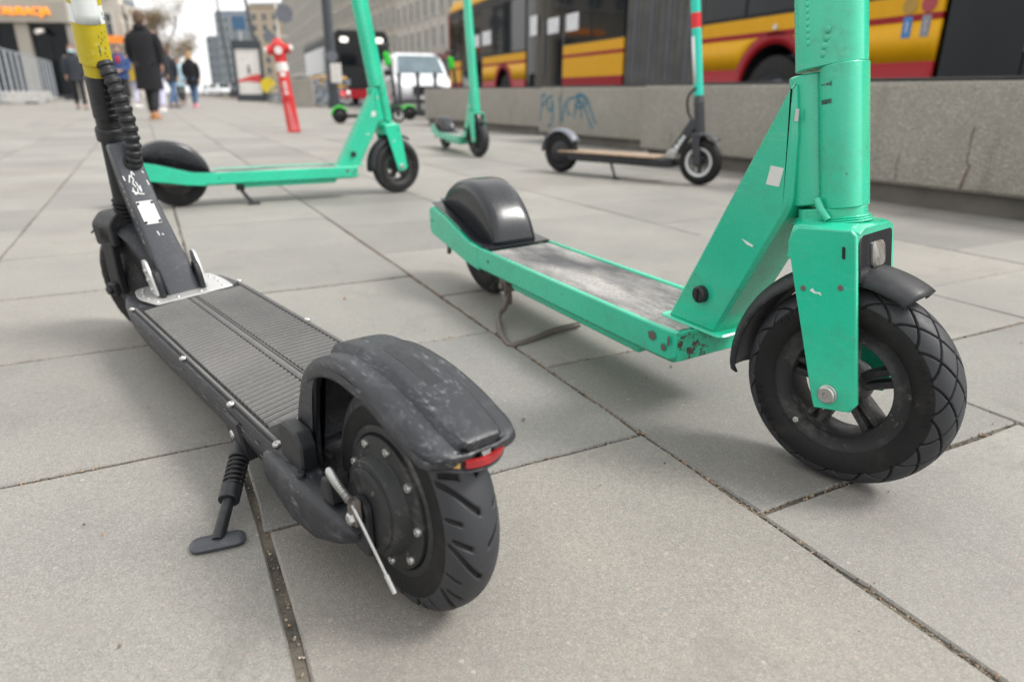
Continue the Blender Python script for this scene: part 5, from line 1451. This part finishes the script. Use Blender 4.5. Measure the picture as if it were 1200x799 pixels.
def door(x0, x1):
    c = MB(); c.box(x0-.02, x1+.02, -.06, -.02, SK, RO-.30); d = c.build('door', M_trim, bus)
    m = (x0+x1)/2
    for a, b in ((x0+.04, m-.05), (m+.05, x1-.04)):
        lo, hi = min(a, b), max(a, b)
        c = MB(); c.box(lo+.06, hi-.06, -.019, -.012, SK+.15, 2.5); c.build('door_glass', M_glass, d)
        c = MB(); c.cyl((lo+.03, .0, .9), (lo+.03, .0, 1.9), .015, 8); c.build('door_handle', M_greyfender, d)
door(xs['d2a'], xs['d2b']); door(xs['d1a'], xs['d1b']); door(xs['d3'], d3b)
c = MB(); c.box(xs['b0'], xs['front'], -2.5, -.06, SK, SK+.1); c.box(xs['rear'], xs['b1'], -2.5, -.06, SK, SK+.1); c.build('floor', M_trim, bus)
c = MB(); c.prismc(roundpoly([(-2.52, RO-.3), (-.0, RO-.3), (-.12, RO), (-2.40, RO)], .1, 3), xs['b0'], xs['front'], .02, 'x'); c.build('roof', M_busyel, bus, 40)
c = MB(); c.prismc(roundpoly([(-2.52, RO-.3), (-.0, RO-.3), (-.12, RO), (-2.40, RO)], .1, 3), xs['rear'], xs['b1'], .02, 'x'); c.build('roof', M_busyel, bus, 40)
for a, b in ((xs['b0'], xs['front']), (xs['rear'], xs['b1'])):
    c = MB(); c.box(a, b, -2.52, -2.49, SK, YT); c.build('far_side', M_busyel, bus)
    c = MB(); c.box(a, b, -2.52, -2.49, YT+.001, RO-.3); c.build('far_window', M_glass, bus)
c = MB(); c.box(xs['front']-.06, xs['front']+.03, -2.52, .017, SK, RO-.3); c.build('front_end', M_busred, bus, bev=.02)
c = MB(); c.box(xs['front']+.031, xs['front']+.05, -2.4, -.12, 1.1, RO-.32); c.build('windscreen', M_glass, bus)
c = MB(); c.box(xs['rear']-.05, xs['rear'], -2.52, .0, SK, RO-.3); c.build('rear_end', M_busred, bus, bev=.02)
# bellows: folds of rubber
nb = 13; wB = (xs['b0'] - xs['b1'])/nb
for i in range(nb):
    x0 = xs['b1'] + wB*i; c = MB(); k = .02*(i % 3 == 1)
    c.loft([[(x0 + wB*f_, (-.012 if y > -1 else -2.49) + (o_ + k)*(1 if y > -1 else -1), z) for y, z in ((0, SK+.05), (0, RO-.05), (-2.5, RO-.05), (-2.5, SK+.05))] for f_, o_ in ((0, -.09), (.15, -.03), (.5, .022), (.85, -.03), (1, -.09))], cap=False)
    c.build('bellows_fold', M_bellows, bus, 60)
    if i % 3 == 1:
        c = MB(); c.box(x0 + wB*.44, x0 + wB*.56, -.02, .035 + k, SK+.08, RO-.1); c.build('bellows_frame', M_greyfender, bus)
wheel(bus, fw_, -.04, .50, .50, .30, 1); wheel(bus, rw_, .0, .50, .50, .30, 1)
for wx in (fw_, rw_):
    c = MB(); c.lathe([(.56, -.02), (.56, -.55), (0, -.55)], 28, c=(wx, 0, .55), a0=0, a1=PI); c.build('wheel_housing', M_hole, bus)
for u0, u1, v0, v1 in ((621, 629, 20, 43), (641, 654, 23, 41), (662, 676, 18, 38), (557, 563, 42, 56), (566, 576, 38, 54)):
    p0 = at(u0, v0, 1); a, b = sorted((bx(u0), bx(u1)))
    zz = []
    for v, u in ((v0, u0), (v1, u0)):
        d = ray(u, v); k = (OFF-.02)/Vector((d.x, d.y, 0)).dot(NB); zz.append(CAM_H + d.z*k + .12)
    c = MB(); c.box(a, b, .010, .013, min(zz), max(zz)); c.build('paper_notice', M_paper, bus)
for u, col, cn in ((1052, (.03, .17, .42), 'blue'), (1073, (.20, .21, .24), 'grey')):
    a, b = bx(u+5), bx(u-5); z = 1.13
    c = MB(); c.box(min(a, b), max(a, b), .016, .019, z-.07, z+.10); st_ = c.build('pictogram_sticker', plain(cn + '_sticker', col, .5), bus)
    c = MB(); c.box(min(a, b)+.04, max(a, b)-.04, .0192, .021, z-.03, z+.06); c.build('pictogram', M_paper, st_)
    c = MB(); c.cyl(((a+b)/2, .0172, z+.19), ((a+b)/2, .021, z+.19), .075, 16); c.build('round_sticker', plain('sticker_%s' % ('gold' if cn == 'blue' else 'crimson'), (.38, .22, .03) if cn == 'blue' else (.35, .04, .05), .5), bus)
c = MB(); c.cyl((rw_, .016, 1.30-.02), (rw_, .03, 1.30-.02), .03, 12); c.build('marker_lamp', M_pale, bus)
for i in range(7):
    x = xs['b0'] + .8 + i*1.15
    c = MB(); c.box(x, x+.12, -.55, -.12, SK+.1, 1.75); c.box(x, x+.45, -.55, -.12, .8, .9); c.build('seat', M_seat, bus, bev=.03)
for i in range(4):
    x = xs['d3'] + .5 + i*1.3
    c = MB(); c.box(x, x+.12, -.55, -.12, SK+.1, 1.85); c.box(x, x+.45, -.55, -.12, .9, 1.0); c.build('seat', M_seat, bus, bev=.03)

# white van facing the camera
vq = at(486, 118, 24.5); vq.z = -.12
van = thing('white_van', 'white minivan with lit headlights driving towards the camera', 'van', vq, R(-72))
def car_body(root, prof, halfw, mat, tumble=.16, zsill=.95):
    """side profile (x forward, z up) swept across with rounded, inward-leaning sides"""
    c = MB(); rings = []
    for t_ in np.linspace(-1, 1, 15):
        a = abs(t_); y = halfw*t_
        k = max(0, (a-.72)/.28)
        ring = []
        zc = sum(z for _, z in prof)/len(prof); xc = sum(x for x, _ in prof)/len(prof)
        for x, z in prof:
            hi = max(0, (z - zsill)); yy = y*(1 - tumble*hi/.9)
            f = 1 - .10*k**2.2
            ring.append((xc + (x-xc)*(1-.06*k**2.5), yy, .25 + (z-.25)*f))
        rings.append(ring)
    c.loft(rings); return c.build('body', mat, root, 50)
prof = roundpoly([(-2.1, .28), (2.15, .28), (2.28, .55), (2.22, .85), (1.95, 1.00), (1.35, 1.12), (.75, 1.72), (.2, 1.82), (-1.75, 1.80), (-2.2, 1.5), (-2.25, .9)], .16, 4)
car_body(van, prof, .92, M_whitepaint)
def slab_on(root, name, pts, mat, th=.012): 
    c = MB(); n = (Vector(pts[1])-Vector(pts[0])).cross(Vector(pts[2])-Vector(pts[0])).normalized()*th
    c.loft([[tuple(Vector(p)-n*.3) for p in pts], [tuple(Vector(p)+n) for p in pts]]); return c.build(name, mat, root, bev=.004)
slab_on(van, 'windscreen', [(1.33, -.74, 1.15), (1.33, .74, 1.15), (.80, .64, 1.70), (.80, -.64, 1.70)], M_glass2)
for s_ in (-1, 1):
    slab_on(van, 'side_window', [(1.05, s_*.895, 1.14), (.62, s_*.80, 1.64), (-.1, s_*.80, 1.66), (-.1, s_*.895, 1.12)][::s_], M_glass)
    slab_on(van, 'side_window', [(-.2, s_*.895, 1.12), (-.2, s_*.80, 1.66), (-1.6, s_*.80, 1.64), (-1.6, s_*.895, 1.12)][::s_], M_glass)
    c = MB(); c.ball((2.10, s_*.66, .78), .12, .19, .10); c.build('headlight', M_head, van)
    c = MB(); c.ball((2.02, s_*.84, .76), .10, .06, .08); c.build('indicator', M_ambl, van)
    c = MB(); c.ball((1.02, s_*1.02, 1.18), .07, .12, .10); c.tube([(1.0, s_*.85, 1.15), (1.02, s_*1.0, 1.17)], .03, 8); c.build('mirror', M_trim, van)
    wheel(van, 1.35, s_*.93, .33, .33, .22, s_); wheel(van, -1.35, s_*.93, .33, .33, .22, s_)
    for k in (0, 1):
        pass
slab_on(van, 'grille', [(2.30, -.45, .52), (2.30, .45, .52), (2.235, .45, .78), (2.235, -.45, .78)], M_trim)
slab_on(van, 'number_plate', [(2.315, -.26, .40), (2.315, .26, .40), (2.315, .26, .50), (2.315, -.26, .50)], M_paper)
c = MB(); c.box(2.18, 2.30, -.80, .80, .30, .36); c.build('bumper_lip', M_trim, van, bev=.02)

# city bus seen from behind, further up the road
q = at(428, 116, 34); q.z = -.12
b2 = thing('city_bus', 'rear of a dark-windowed city bus with red and amber lamps behind the van', 'bus', q, R(112.5-90))
c = MB(); c.prismc(roundpoly([(-1.25, .3), (1.25, .3), (1.25, 3.0), (1.1, 3.25), (-1.1, 3.25), (-1.25, 3.0)], .12, 3), 0, 11.5, .05, 'y'); c.build('body', M_trim, b2, 40)
for nm, x0, x1, z0, z1, m in (('rear_window', -1.0, 1.0, 1.75, 2.55, M_glass), ('red_skirt', -1.22, 1.22, .32, .72, M_busred), ('engine_panel', -.75, .75, .8, 1.55, M_trim)):
    c = MB(); c.box(x0, x1, -.02, .03, z0, z1); c.build(nm, m, b2, bev=.015)
for s_ in (-1, 1):
    c = MB(); c.box(min(s_*.80, s_*1.2), max(s_*.80, s_*1.2), -.022, .03, .78, 1.25); c.build('yellow_corner', M_busyel, b2, bev=.02)
    c = MB(); c.cyl((s_*1.02, -.05, .55), (s_*1.02, -.02, .55), .09, 14); c.build('tail_lamp', M_tail, b2)
    c = MB(); c.cyl((s_*.75, -.05, .60), (s_*.75, -.02, .60), .08, 14); c.build('reversing_lamp', M_head, b2)
    c = MB(); c.prismc(roundpoly([(s_*.80-.18, 2.72), (s_*.80+.18, 2.72), (s_*.80+.18, 2.94), (s_*.80-.18, 2.94)], .1, 3), -.05, -.01, .01); c.build('lit_panel', M_head, b2, 40)
    wheel(b2, s_*1.25, 3.0, .5, .5, .3, 1) if False else None
for s_ in (-1, 1):
    for yy in (2.8, 8.5):
        c = MB(); c.lathe([(0, s_*1.20), (.3, s_*1.24), (.5, s_*1.22), (.5, s_*.95)], 24, axis='x', c=(0, yy, .5)); c.build('wheel', M_rubber, b2, 40)
    c = MB(); c.box(min(s_*1.252, s_*1.262), max(s_*1.252, s_*1.262), .4, 11.2, 1.5, 2.7); c.build('side_window', M_glass, b2)
    c = MB(); c.box(min(s_*1.252, s_*1.262), max(s_*1.252, s_*1.262), .1, 11.4, .75, 1.45); c.build('yellow_side', M_busyel, b2)

# parked and passing cars far up the street
cprof = roundpoly([(-2.0, .25), (2.0, .25), (2.1, .55), (1.95, .78), (1.0, .92), (.35, 1.38), (-.9, 1.42), (-1.7, 1.0), (-2.1, .92), (-2.12, .5)], .12, 3)
def small_car(loc, az, mat, label, grp='cars far up the street'):
    r = thing('parked_car', label, 'car', loc, R(az), grp); car_body(r, cprof, .86, mat, .2, .9)
    slab_on(r, 'windscreen', [(1.02, -.66, .95), (1.02, .66, .95), (.42, .56, 1.37), (.42, -.56, 1.37)], M_glass)
    slab_on(r, 'rear_window', [(-1.70, .62, 1.02), (-1.70, -.62, 1.02), (-.98, -.55, 1.41), (-.98, .55, 1.41)], M_glass)
    for s_ in (-1, 1):
        slab_on(r, 'side_window', [(.85, s_*.86, .95), (.35, s_*.77, 1.33), (-.8, s_*.77, 1.36), (-1.3, s_*.86, 1.0)][::s_], M_glass)
        wheel(r, 1.3, s_*.88, .31, .31, .2, s_); wheel(r, -1.3, s_*.88, .31, .31, .2, s_)
        c = MB(); c.ball((1.98, s_*.62, .66), .08, .15, .07); c.build('headlight', M_lens, r)
        c = MB(); c.ball((-2.05, s_*.66, .78), .06, .12, .07); c.build('tail_light', M_redlens, r)
    return r
for u, yy, az, m, lab in ((263, 92, -60, M_whitepaint, 'white car far away left of the dark parked car'), (284, 70, -75, M_darkcar, 'dark car parked beside the advertising stand'), (250, 100, -50, M_whitepaint, 'farthest white car beyond the pedestrians'), (276, 96, -66, M_silver, 'silver car just beyond the dark parked car')):
    q = at(u, 112, yy); q.z = 0.0; small_car(q, az, m, lab)

# ------------------------------------------------------------------ buildings
M_stone = plain('beige_stone', (.40, .365, .31), .85, var=.12, scale=.6)
M_stone2 = plain('pale_render', (.50, .47, .42), .85, var=.10, scale=.5)
M_stone3 = plain('grey_stone', (.35, .325, .285), .85, var=.12, scale=.4)
M_sand = plain('sand_render', (.48, .40, .30), .85, var=.08, scale=.3)
M_greyclad = plain('grey_blue_cladding', (.20, .23, .27), .5, var=.15, scale=.2)
M_pane = plain('window_glass', (.05, .065, .08), .08, var=.5, scale=.3)
M_frame = plain('pale_window_frame', (.50, .49, .46), .6)
M_shop = plain('dark_shopfront', (.03, .033, .04), .5, var=.2)
M_maroon = plain('maroon_fascia', (.16, .03, .035), .6)
wcache = {}
def building(name, label, cat, M, W_, Hh, D_, wall, floors, bays, w=1.3, h=2.0, z0=5.0, fh=3.6, cornice=True, ground=None, glaz=M_pane, piers=False):
    r = thing(name, label, cat, M=M)
    c = MB(); c.box(0, W_, 0, D_, -.14, Hh); c.build('wall', wall, r)
    if cornice:
        c = MB(); c.prism([(-.5, Hh-.6), (0, Hh-.9), (0, Hh+.0), (-.6, Hh)], 0, W_, 'x'); c.build('cornice', wall, r)
    c = MB(); c.box(.4, W_-.4, .4, D_-.4, Hh, Hh+.8) if D_ > 2 else c.box(.2, W_-.2, .2, D_-.2, Hh, Hh+.5); c.build('roof', M_greyclad, r)
    if ground:
        c = MB(); c.box(.2, W_-.2, -.10, -.002, 0, ground[0]); gf = c.build('shopfront', ground[1], r)
        c = MB(); c.box(0, W_, -.35, -.002, ground[0]+.002, ground[0]+.7); c.build('fascia', ground[2], r)
    key = (w, h, glaz.name)
    if key not in wcache:
        f = MB(); f.box(-w/2-.12, -w/2, -.10, .0, -.1, h+.12); f.box(w/2, w/2+.12, -.10, 0, -.1, h+.12); f.box(-w/2, w/2, -.10, 0, h, h+.12); f.box(-w/2-.2, w/2+.2, -.22, 0, -.22, -.1); f.box(-.04, .04, -.07, -.02, 0, h); f.box(-w/2, w/2, -.07, -.02, h*.62, h*.62+.07)
        p = MB(); p.box(-w/2, w/2, -.018, -.004, -.1, h); wcache[key] = (f.mesh('window', M_frame), p.mesh('pane', glaz))
    fm, pm = wcache[key]
    for fl in range(floors):
        for b in range(bays):
            o = bpy.data.objects.new('window', fm); COL.objects.link(o); o.parent = r; o.location = (W_*(b+.5)/bays, 0, z0 + fl*fh)
            q = bpy.data.objects.new('pane', pm); COL.objects.link(q); q.parent = o
    if piers:
        for b in range(bays+1):
            c = MB(); x = min(max(W_*b/bays, .25), W_-.25); c.box(x-.25, x+.25, -.16, -.002, z0-1, Hh-1.2); c.build('pier', wall, r)
    return r
def street_M(off, s_): # facade looking back across the street at the plaza: x runs away from camera along street
    return Matrix(((DS.x, NS.x, 0, (NS*off+DS*s_).x), (DS.y, NS.y, 0, (NS*off+DS*s_).y), (0, 0, 1, 0), (0, 0, 0, 1)))
building('white_building', 'pale cream building with maroon ground-floor fascia behind the bus', 'building', street_M(25, 66), 37, 27, 15, M_stone2, 6, 11, 1.2, 2.1, 5.6, 3.5, True, (4.0, M_shop, M_maroon), piers=True)
building('stone_building', 'long grey stone office building with rows of windows across the street', 'building', street_M(25.4, 103.5), 62, 33, 16, M_stone, 7, 15, 1.6, 2.3, 6.0, 3.7, True, (4.6, M_shop, M_stone3), piers=True)
building('old_building', 'darker stone corner building with heavy cornice beyond the office block', 'building', street_M(24.6, 166), 92, 36, 16, M_stone3, 7, 16, 1.7, 2.4, 6.5, 4.0, True, (4.8, M_shop, M_stone))
def front_M(u0, Y, rot=0):
    p = at(u0, 112, Y); return Matrix.Translation((p.x, p.y, 0)) @ Matrix.Rotation(R(rot), 4, 'Z')
building('sand_building', 'distant sand coloured block behind the road signs', 'building', front_M(302, 265, -8), 19, 29, 15, M_sand, 7, 5, 1.6, 1.9, 3.4, 3.5)
building('glass_tower', 'distant grey-blue tower, taller of the far pair', 'building', front_M(263, 330, -6), 17, 33, 18, M_greyclad, 8, 5, 2.3, 2.2, 3.2, 3.7, False, None, M_glass2)
building('glass_tower', 'distant grey-blue tower, lower one on the left of the far pair', 'building', front_M(250, 345, -6), 7, 24, 18, M_greyclad, 6, 2, 2.3, 2.2, 3.2, 3.7, False, None, M_glass2)
# left: restaurant building
LBY = 40
lb = building('restaurant_building', 'stone building with dark glazed restaurant front and orange sign letters', 'building', front_M(-190, LBY, 2), 13.6, 16, 1.5, M_stone, 3, 5, 1.5, 2.0, 6.1, 3.6, True, None)
for i in range(6):
    x = 13.6*i/5
    c = MB(); c.box(max(0, x-.35), min(13.6, x+.35), -.30, -.002, 0, 3.9); c.build('stone_pier', M_stone3, lb)
    if i < 5:
        for k in range(2):
            c = MB(); c.box(x+.36 + k*1.02, x+.36 + k*1.02 + .98, -.08, -.003, .3, 3.85); c.build('shop_window', M_glass, lb)
        c = MB(); c.box(x+.36, x+2.36, -.12, -.003, 0, .29); c.build('shop_sill', M_shop, lb)
c = MB(); c.box(0, 13.6, -.55, -.002, 3.901, 4.9); c.build('fascia', M_stone3, lb)
M_signl = emis('lit_orange_letters', (1.0, .33, .01), .34)
tm = text_mesh('RESTAURACJA', .56, .05, spacing=1.05)
to = link('sign_lettering', tm, lb); tm.materials.append(M_signl)
bpy.context.view_layer.update()
pl = lb.matrix_world.inverted() @ at(26, 24, LBY)
to.location = (pl.x - .2, -.62, 4.40); to.rotation_euler = (R(90), 0, 0)
for k in range(3):
    c = MB(); c.cyl((4 + 4*k, -.9, 3.4), (4 + 4*k, -.3, 3.5), .12, 10); c.build('wall_lamp', M_pale, lb)
tb = building('tall_corner_building', 'tall pale corner building rising behind the restaurant', 'building', front_M(84, 62, 3), 5.2, 22, 3, M_stone2, 5, 2, 1.1, 1.9, 4.6, 3.4, True, (3.4, M_shop, M_stone3))
tb2 = building('low_annex', 'narrow lower annex on the right of the tall corner building', 'building', front_M(153, 63, 3), 1.0, 7.2, 2, M_stone2, 2, 1, .6, 1.3, 2.4, 2.6, True)
c = MB(); c.box(4.0, 5.6, -1.1, -.9, 4.2, 4.75); c.tube([(4.2, -.9, 4.5), (4.2, 0, 4.5)], .04, 6); c.build('orange_sign', emis('lit_orange_box', (.9, .25, .02), .14), tb, bev=.02)
c = MB(); c.prism([(-2.2, 3.7), (-2.15, 3.78), (0, 4.9), (0, 4.75)], 30, 36, 'x')
aw = c.build('awning', M_pale, [o for o in bpy.data.objects if o.name.startswith('stone_building')][0])

# ------------------------------------------------------------------ tree with sparse early leaves
M_bark = plain('tree_bark', (.07, .055, .045), .95, var=.3, scale=6)
tl = NT('dry_early_leaves'); oi = tl.n('ShaderNodeObjectInfo')
tl.set(Base_Color=tl.ramp(tl.noise(2.2, 3, vec=tl.pos()), [(.3, (.10, .07, .04)), (.5, (.17, .115, .055)), (.7, (.20, .16, .07))]), Roughness=.8)
def tree(loc, hh, spread, label, seed):
    r_ = random.Random(seed); t = thing('street_tree', label, 'tree', loc)
    tr = MB(); tips = []
    def limb(p, d, l, rad, lev):
        pts = [p]; rr_ = [rad]
        for k in range(4):
            d = (d + Vector((r_.uniform(-.22, .22), r_.uniform(-.22, .22), r_.uniform(-.05, .16)))).normalized()
            p = p + d*l/4; pts.append(p); rr_.append(rad*(1-.16*(k+1)))
        tr.tube(pts, rr_, 7 if lev < 2 else 5)
        if lev >= 2: tips.extend(pts[1:])
        if lev < 4:
            for k in range(3 if lev else 6):
                a = r_.uniform(0, 2*PI); q = pts[r_.randint(2, 4)]
                nd = (d*.7 + Vector((math.cos(a), math.sin(a), r_.uniform(.0, .5)))*.75).normalized()
                limb(q, nd, l*r_.uniform(.55, .75), rad*.5, lev+1)
    limb(Vector((0, 0, 0)), Vector((0, 0, 1)), hh*.42, .16, 0)
    tr.build('trunk', M_bark, t, 60, fix=False)
    lf = MB()
    for _ in range(9000):
        q = r_.choice(tips) + Vector((r_.gauss(0, .28), r_.gauss(0, .28), r_.gauss(0, .24)))
        a = Vector((r_.uniform(-1, 1), r_.uniform(-1, 1), r_.uniform(-1, 1))).normalized()*.055; b = a.cross(Vector((r_.uniform(-1, 1), r_.uniform(-1, 1), r_.uniform(-1, 1)))).normalized()*.035
        lf.add([q-a, q+b, q+a, q-b], [(0, 1, 2, 3)])
    o = lf.build('crown', tl.m, t, fix=False); o['kind'] = 'stuff'
q = at(212, 113, 58); q.z = 0; tree(q, 8.2, 4, 'sparse brown-leaved tree behind the walking pedestrians', 4)

# ------------------------------------------------------------------ people
M_skin = plain('skin', (.42, .25, .18), .6, var=.05)
def cloth(n_, c_, v=.15): return plain(n_, c_, .9, var=v, scale=20)
M_hairb = plain('blond_hair', (.36, .22, .09), .7); M_haird = plain('brown_hair', (.09, .05, .03), .7)
def skin_obj(name, parent, verts, edges, mat, sub=2, root_i=0):
    me = bpy.data.meshes.new(name); me.from_pydata([v[0] for v in verts], edges, []); me.update()
    o = bpy.data.objects.new(name, me); COL.objects.link(o); o.parent = parent
    m = o.modifiers.new('skin', 'SKIN'); m.use_smooth_shade = True
    for i, v in enumerate(verts):
        rr_ = v[1] if hasattr(v[1], '__len__') else (v[1], v[1]); me.skin_vertices[0].data[i].radius = rr_
    me.skin_vertices[0].data[root_i].use_root = True
    s_ = o.modifiers.new('sub', 'SUBSURF'); s_.levels = 1; s_.render_levels = sub
    me.materials.append(mat); return o
def person(label, loc, az, h, coat, trousers, hair, coat_len=.42, stride=.22, shoes=M_dark, mask=False, bag=None, long_hair=False, hands_front=False, accent=None):
    """local x forward; standing height h"""
    t = thing('person', label, 'person', loc, R(az)); k = h/1.75
    V = lambda x, y, z: (x*k, y*k, z*k)
    st = stride
    ft = {1: V(st, .10, .04), -1: V(-st*.9, -.10, .06)}
    body = [(V(0, 0, .98), (.15*k, .11*k)), (V(0, 0, 1.20), (.15*k, .10*k)), (V(0, 0, 1.40), (.17*k, .10*k)), (V(.01, 0, 1.50), .055*k), (V(.02, 0, 1.56), .07*k), (V(.02, 0, 1.66), (.085*k, .095*k)), (V(.015, 0, 1.71), .06*k)]
    edges = [(0, 1), (1, 2), (2, 3), (3, 4), (4, 5), (5, 6)]
    def add(par, p, r_):
        body.append((p, r_)); edges.append((par, len(body)-1)); return len(body)-1
    hands = {}
    for s_ in (-1, 1):
        sh = add(2, V(0, s_*.19, 1.40), .06*k)
        if hands_front: el, ha = V(.02, s_*.25, 1.14), V(.22, s_*.06, 1.06)
        else: el, ha = V(-.03*s_, s_*.24, 1.13), V(.09 + .05*s_, s_*.24, .92)
        e = add(sh, el, .042*k); w = add(e, ha, .028*k)
        hd = Vector(ha) - Vector(el); hd.normalize(); p = Vector(ha) + hd*.07*k; q = add(w, tuple(p), .034*k)
        for j in range(4):
            b = p + Vector((.012*(j-1.5)*k, 0, 0)) + hd*.03*k; f1 = add(q, tuple(b), .011*k); add(f1, tuple(b + hd*(.045 - .004*abs(j-1.3))*k + Vector((.006, -s_*.010, 0))), .008*k)
        b = p + Vector((.03*k, -s_*.01, 0)); f1 = add(q, tuple(b), .011*k); add(f1, tuple(b + hd*.035*k + Vector((.006, 0, 0))), .009*k)
        hp = add(0, V(0, s_*.09, .92), .09*k); kn = add(hp, V(ft[s_][0]/k*.55 + .05, s_*.10, .50), .058*k)
        an = add(kn, (ft[s_][0] - .02, ft[s_][1], ft[s_][2] + .05*k), .040*k); add(an, (ft[s_][0] + .12*k, ft[s_][1], ft[s_][2]-.005), .036*k)
    skin_obj('body', t, body, edges, M_skin, 1)
    # face
    for s_ in (-1, 1):
        c = MB(); c.ball(V(.098, s_*.033, 1.635), .012*k, .014*k, .010*k, 8, 5); c.build('eye', M_dark, t)
        c = MB(); c.ball(V(.015, s_*.088, 1.62), .018*k, .010*k, .03*k, 8, 5); c.build('ear', M_skin, t)
    c = MB(); c.ball(V(.112, 0, 1.605), .018*k, .012*k, .022*k, 8, 5); c.build('nose', M_skin, t)
    c = MB(); c.ball(V(.098, 0, 1.565), .010*k, .026*k, .007*k, 8, 5); c.build('mouth', plain('lips', (.35, .12, .10), .6) if 'lips' not in MATS else MATS['lips'], t)
    # hair
    c = MB(); c.ball(V(-.012, 0, 1.675), .100*k, .097*k, .098*k, 14, 9)
    if long_hair: c.ball(V(-.05, 0, 1.56), .075*k, .095*k, .13*k, 12, 8)
    else: c.ball(V(-.045, 0, 1.62), .068*k, .088*k, .09*k, 12, 8)
    c.v = [(min(x, .065*k) if z < 1.70*k else x, y, z) for x, y, z in c.v]; c.build('hair', hair, t, 60)
    if mask:
        c = MB(); c.grid([[(.075*k + .045*k*math.cos(a), .08*k*math.sin(a), z*k) for a in np.linspace(-1.4, 1.4, 9)] for z in (1.535, 1.565, 1.60, 1.615)]); c.build('face_mask', plain('face_mask_cloth', (.45, .62, .68), .8) if 'face_mask_cloth' not in MATS else MATS['face_mask_cloth'], t, 60, solid=.004)
    # coat: torso loft with hem, sleeves
    c = MB(); zb = 1.0 - coat_len
    rings = []
    for z, rx, ry, x in ((zb, .175, .22, 0), (.75 if zb < .7 else zb + .06, .165, .215, 0), (1.0, .15, .205, 0), (1.2, .145, .205, 0), (1.36, .14, .225, 0), (1.44, .11, .19, 0), (1.50, .075, .09, .005), (1.545, .075, .085, .01)):
        rings.append([V(x + a, b, z) for a, b in ellipse(rx, ry, 20, 2.3)])
    c.loft(rings)
    for s_ in (-1, 1):
        if hands_front: pts = [V(0, s_*.175, 1.40), V(.0, s_*.235, 1.30), V(.02, s_*.255, 1.14), V(.12, s_*.17, 1.09), V(.20, s_*.085, 1.07)]
        else: pts = [V(0, s_*.175, 1.40), V(-.01*s_, s_*.235, 1.28), V(-.03*s_, s_*.245, 1.13), V(.03+.01*s_, s_*.245, 1.02), V(.08+.05*s_, s_*.24, .935)]
        c.tube(pts, [.075*k, .075*k, .066*k, .058*k, .050*k], 12)
    co = c.build('coat', coat, t, 60)
    if accent:
        c = MB(); c.ball(V(.12, 0, 1.36), .06*k, .07*k, .12*k, 10, 6); c.build('scarf', accent, t)
    c = MB(); c.ball(V(-.075, 0, 1.50), .055*k, .11*k, .06*k, 12, 7); c.build('hood', coat, t, 60)
    # trousers and shoes
    tv = [(V(0, 0, .97), (.15*k, .12*k))]; te = []
    for s_ in (-1, 1):
        tv.append((V(0, s_*.09, .88), .105*k)); te.append((0, len(tv)-1)); i = len(tv)-1
        tv.append((V(ft[s_][0]/k*.55 + .05, s_*.10, .50), .075*k)); te.append((i, i+1))
        tv.append(((ft[s_][0] - .02, ft[s_][1], ft[s_][2] + .06*k), .062*k)); te.append((i+1, i+2))
    skin_obj('trousers', t, tv, te, trousers, 1)
    for s_ in (-1, 1):
        c = MB(); fx, fy, fz = ft[s_]
        c.loft([[(fx + a*k, fy + b*w*k, fz + (z-.04)*k) for b, z in ((-1, 0), (1, 0), (.9, hh_*.6), (.5, hh_), (-.5, hh_), (-.9, hh_*.6))] for a, w, hh_ in ((-.09, .032, .07), (-.03, .045, .11), (.05, .048, .08), (.13, .045, .055), (.18, .025, .03))]); c.build('shoe', shoes, t, 50)
    if bag:
        c = MB(); c.prismc(roundpoly([(-.14, .62), (.14, .62), (.12, .92), (-.12, .92)], .03, 3), .26, .34, .02); c.build('bag', bag, t, 40)
    return t
def foot(u, Y): q = at(u, 115, Y); q.z = 0; return q
navy = cloth('black_wool', (.006, .0065, .009)); jeans = cloth('blue_denim', (.07, .12, .22)); blk = cloth('black_cloth', (.015, .015, .018)); blue = cloth('blue_jacket', (.03, .06, .16)); yel = cloth('yellow_jacket', (.42, .28, .02)); dk = cloth('charcoal_coat', (.02, .024, .032)); red_ = cloth('red_scarf', (.35, .02, .03)); lil = cloth('pale_trousers', (.45, .45, .58)); tan = plain('tan_shoe', (.33, .15, .06), .6); wsh = plain('white_trainer', (.6, .6, .6), .6); pink = plain('pink_trainer', (.5, .16, .22), .6)
person('tall person in long black coat walking away, nearest of the pedestrians', foot(178, 12.6), 95, 1.72, navy, blk, M_haird, .50, .20, tan)
person('person in dark jacket wearing a pale blue face mask, walking towards the camera', foot(94, 19.5), -60, 1.62, dk, blk, M_haird, .22, .16, mask=True, long_hair=True)
person('person in blue jacket with hands clasped, facing the camera', foot(147, 20.5), -75, 1.66, blue, blk, M_haird, .16, .14, hands_front=True, accent=red_)
person('person in yellow jacket partly hidden behind the long black coat', foot(160, 22.5), 80, 1.66, yel, lil, M_haird, .18, .2, wsh)
person('person in dark coat and blue jeans walking away right of the long black coat', foot(203, 21.5), 70, 1.66, dk, jeans, M_haird, .22, .24)
person('fair-haired person in black coat, jeans and pink shoes, rightmost pedestrian', foot(228, 22.5), 85, 1.60, navy, jeans, M_hairb, .30, .15, pink, long_hair=True)
person('person in pale trousers mostly hidden behind the long black coat', foot(188, 17.5), 100, 1.62, dk, lil, M_haird, .15, .22, wsh)
person('distant person in pale blue coat between the two right-hand pedestrians', foot(214, 27), -80, 1.62, cloth('pale_blue_coat', (.30, .42, .48)), blk, M_haird, .3, .15)
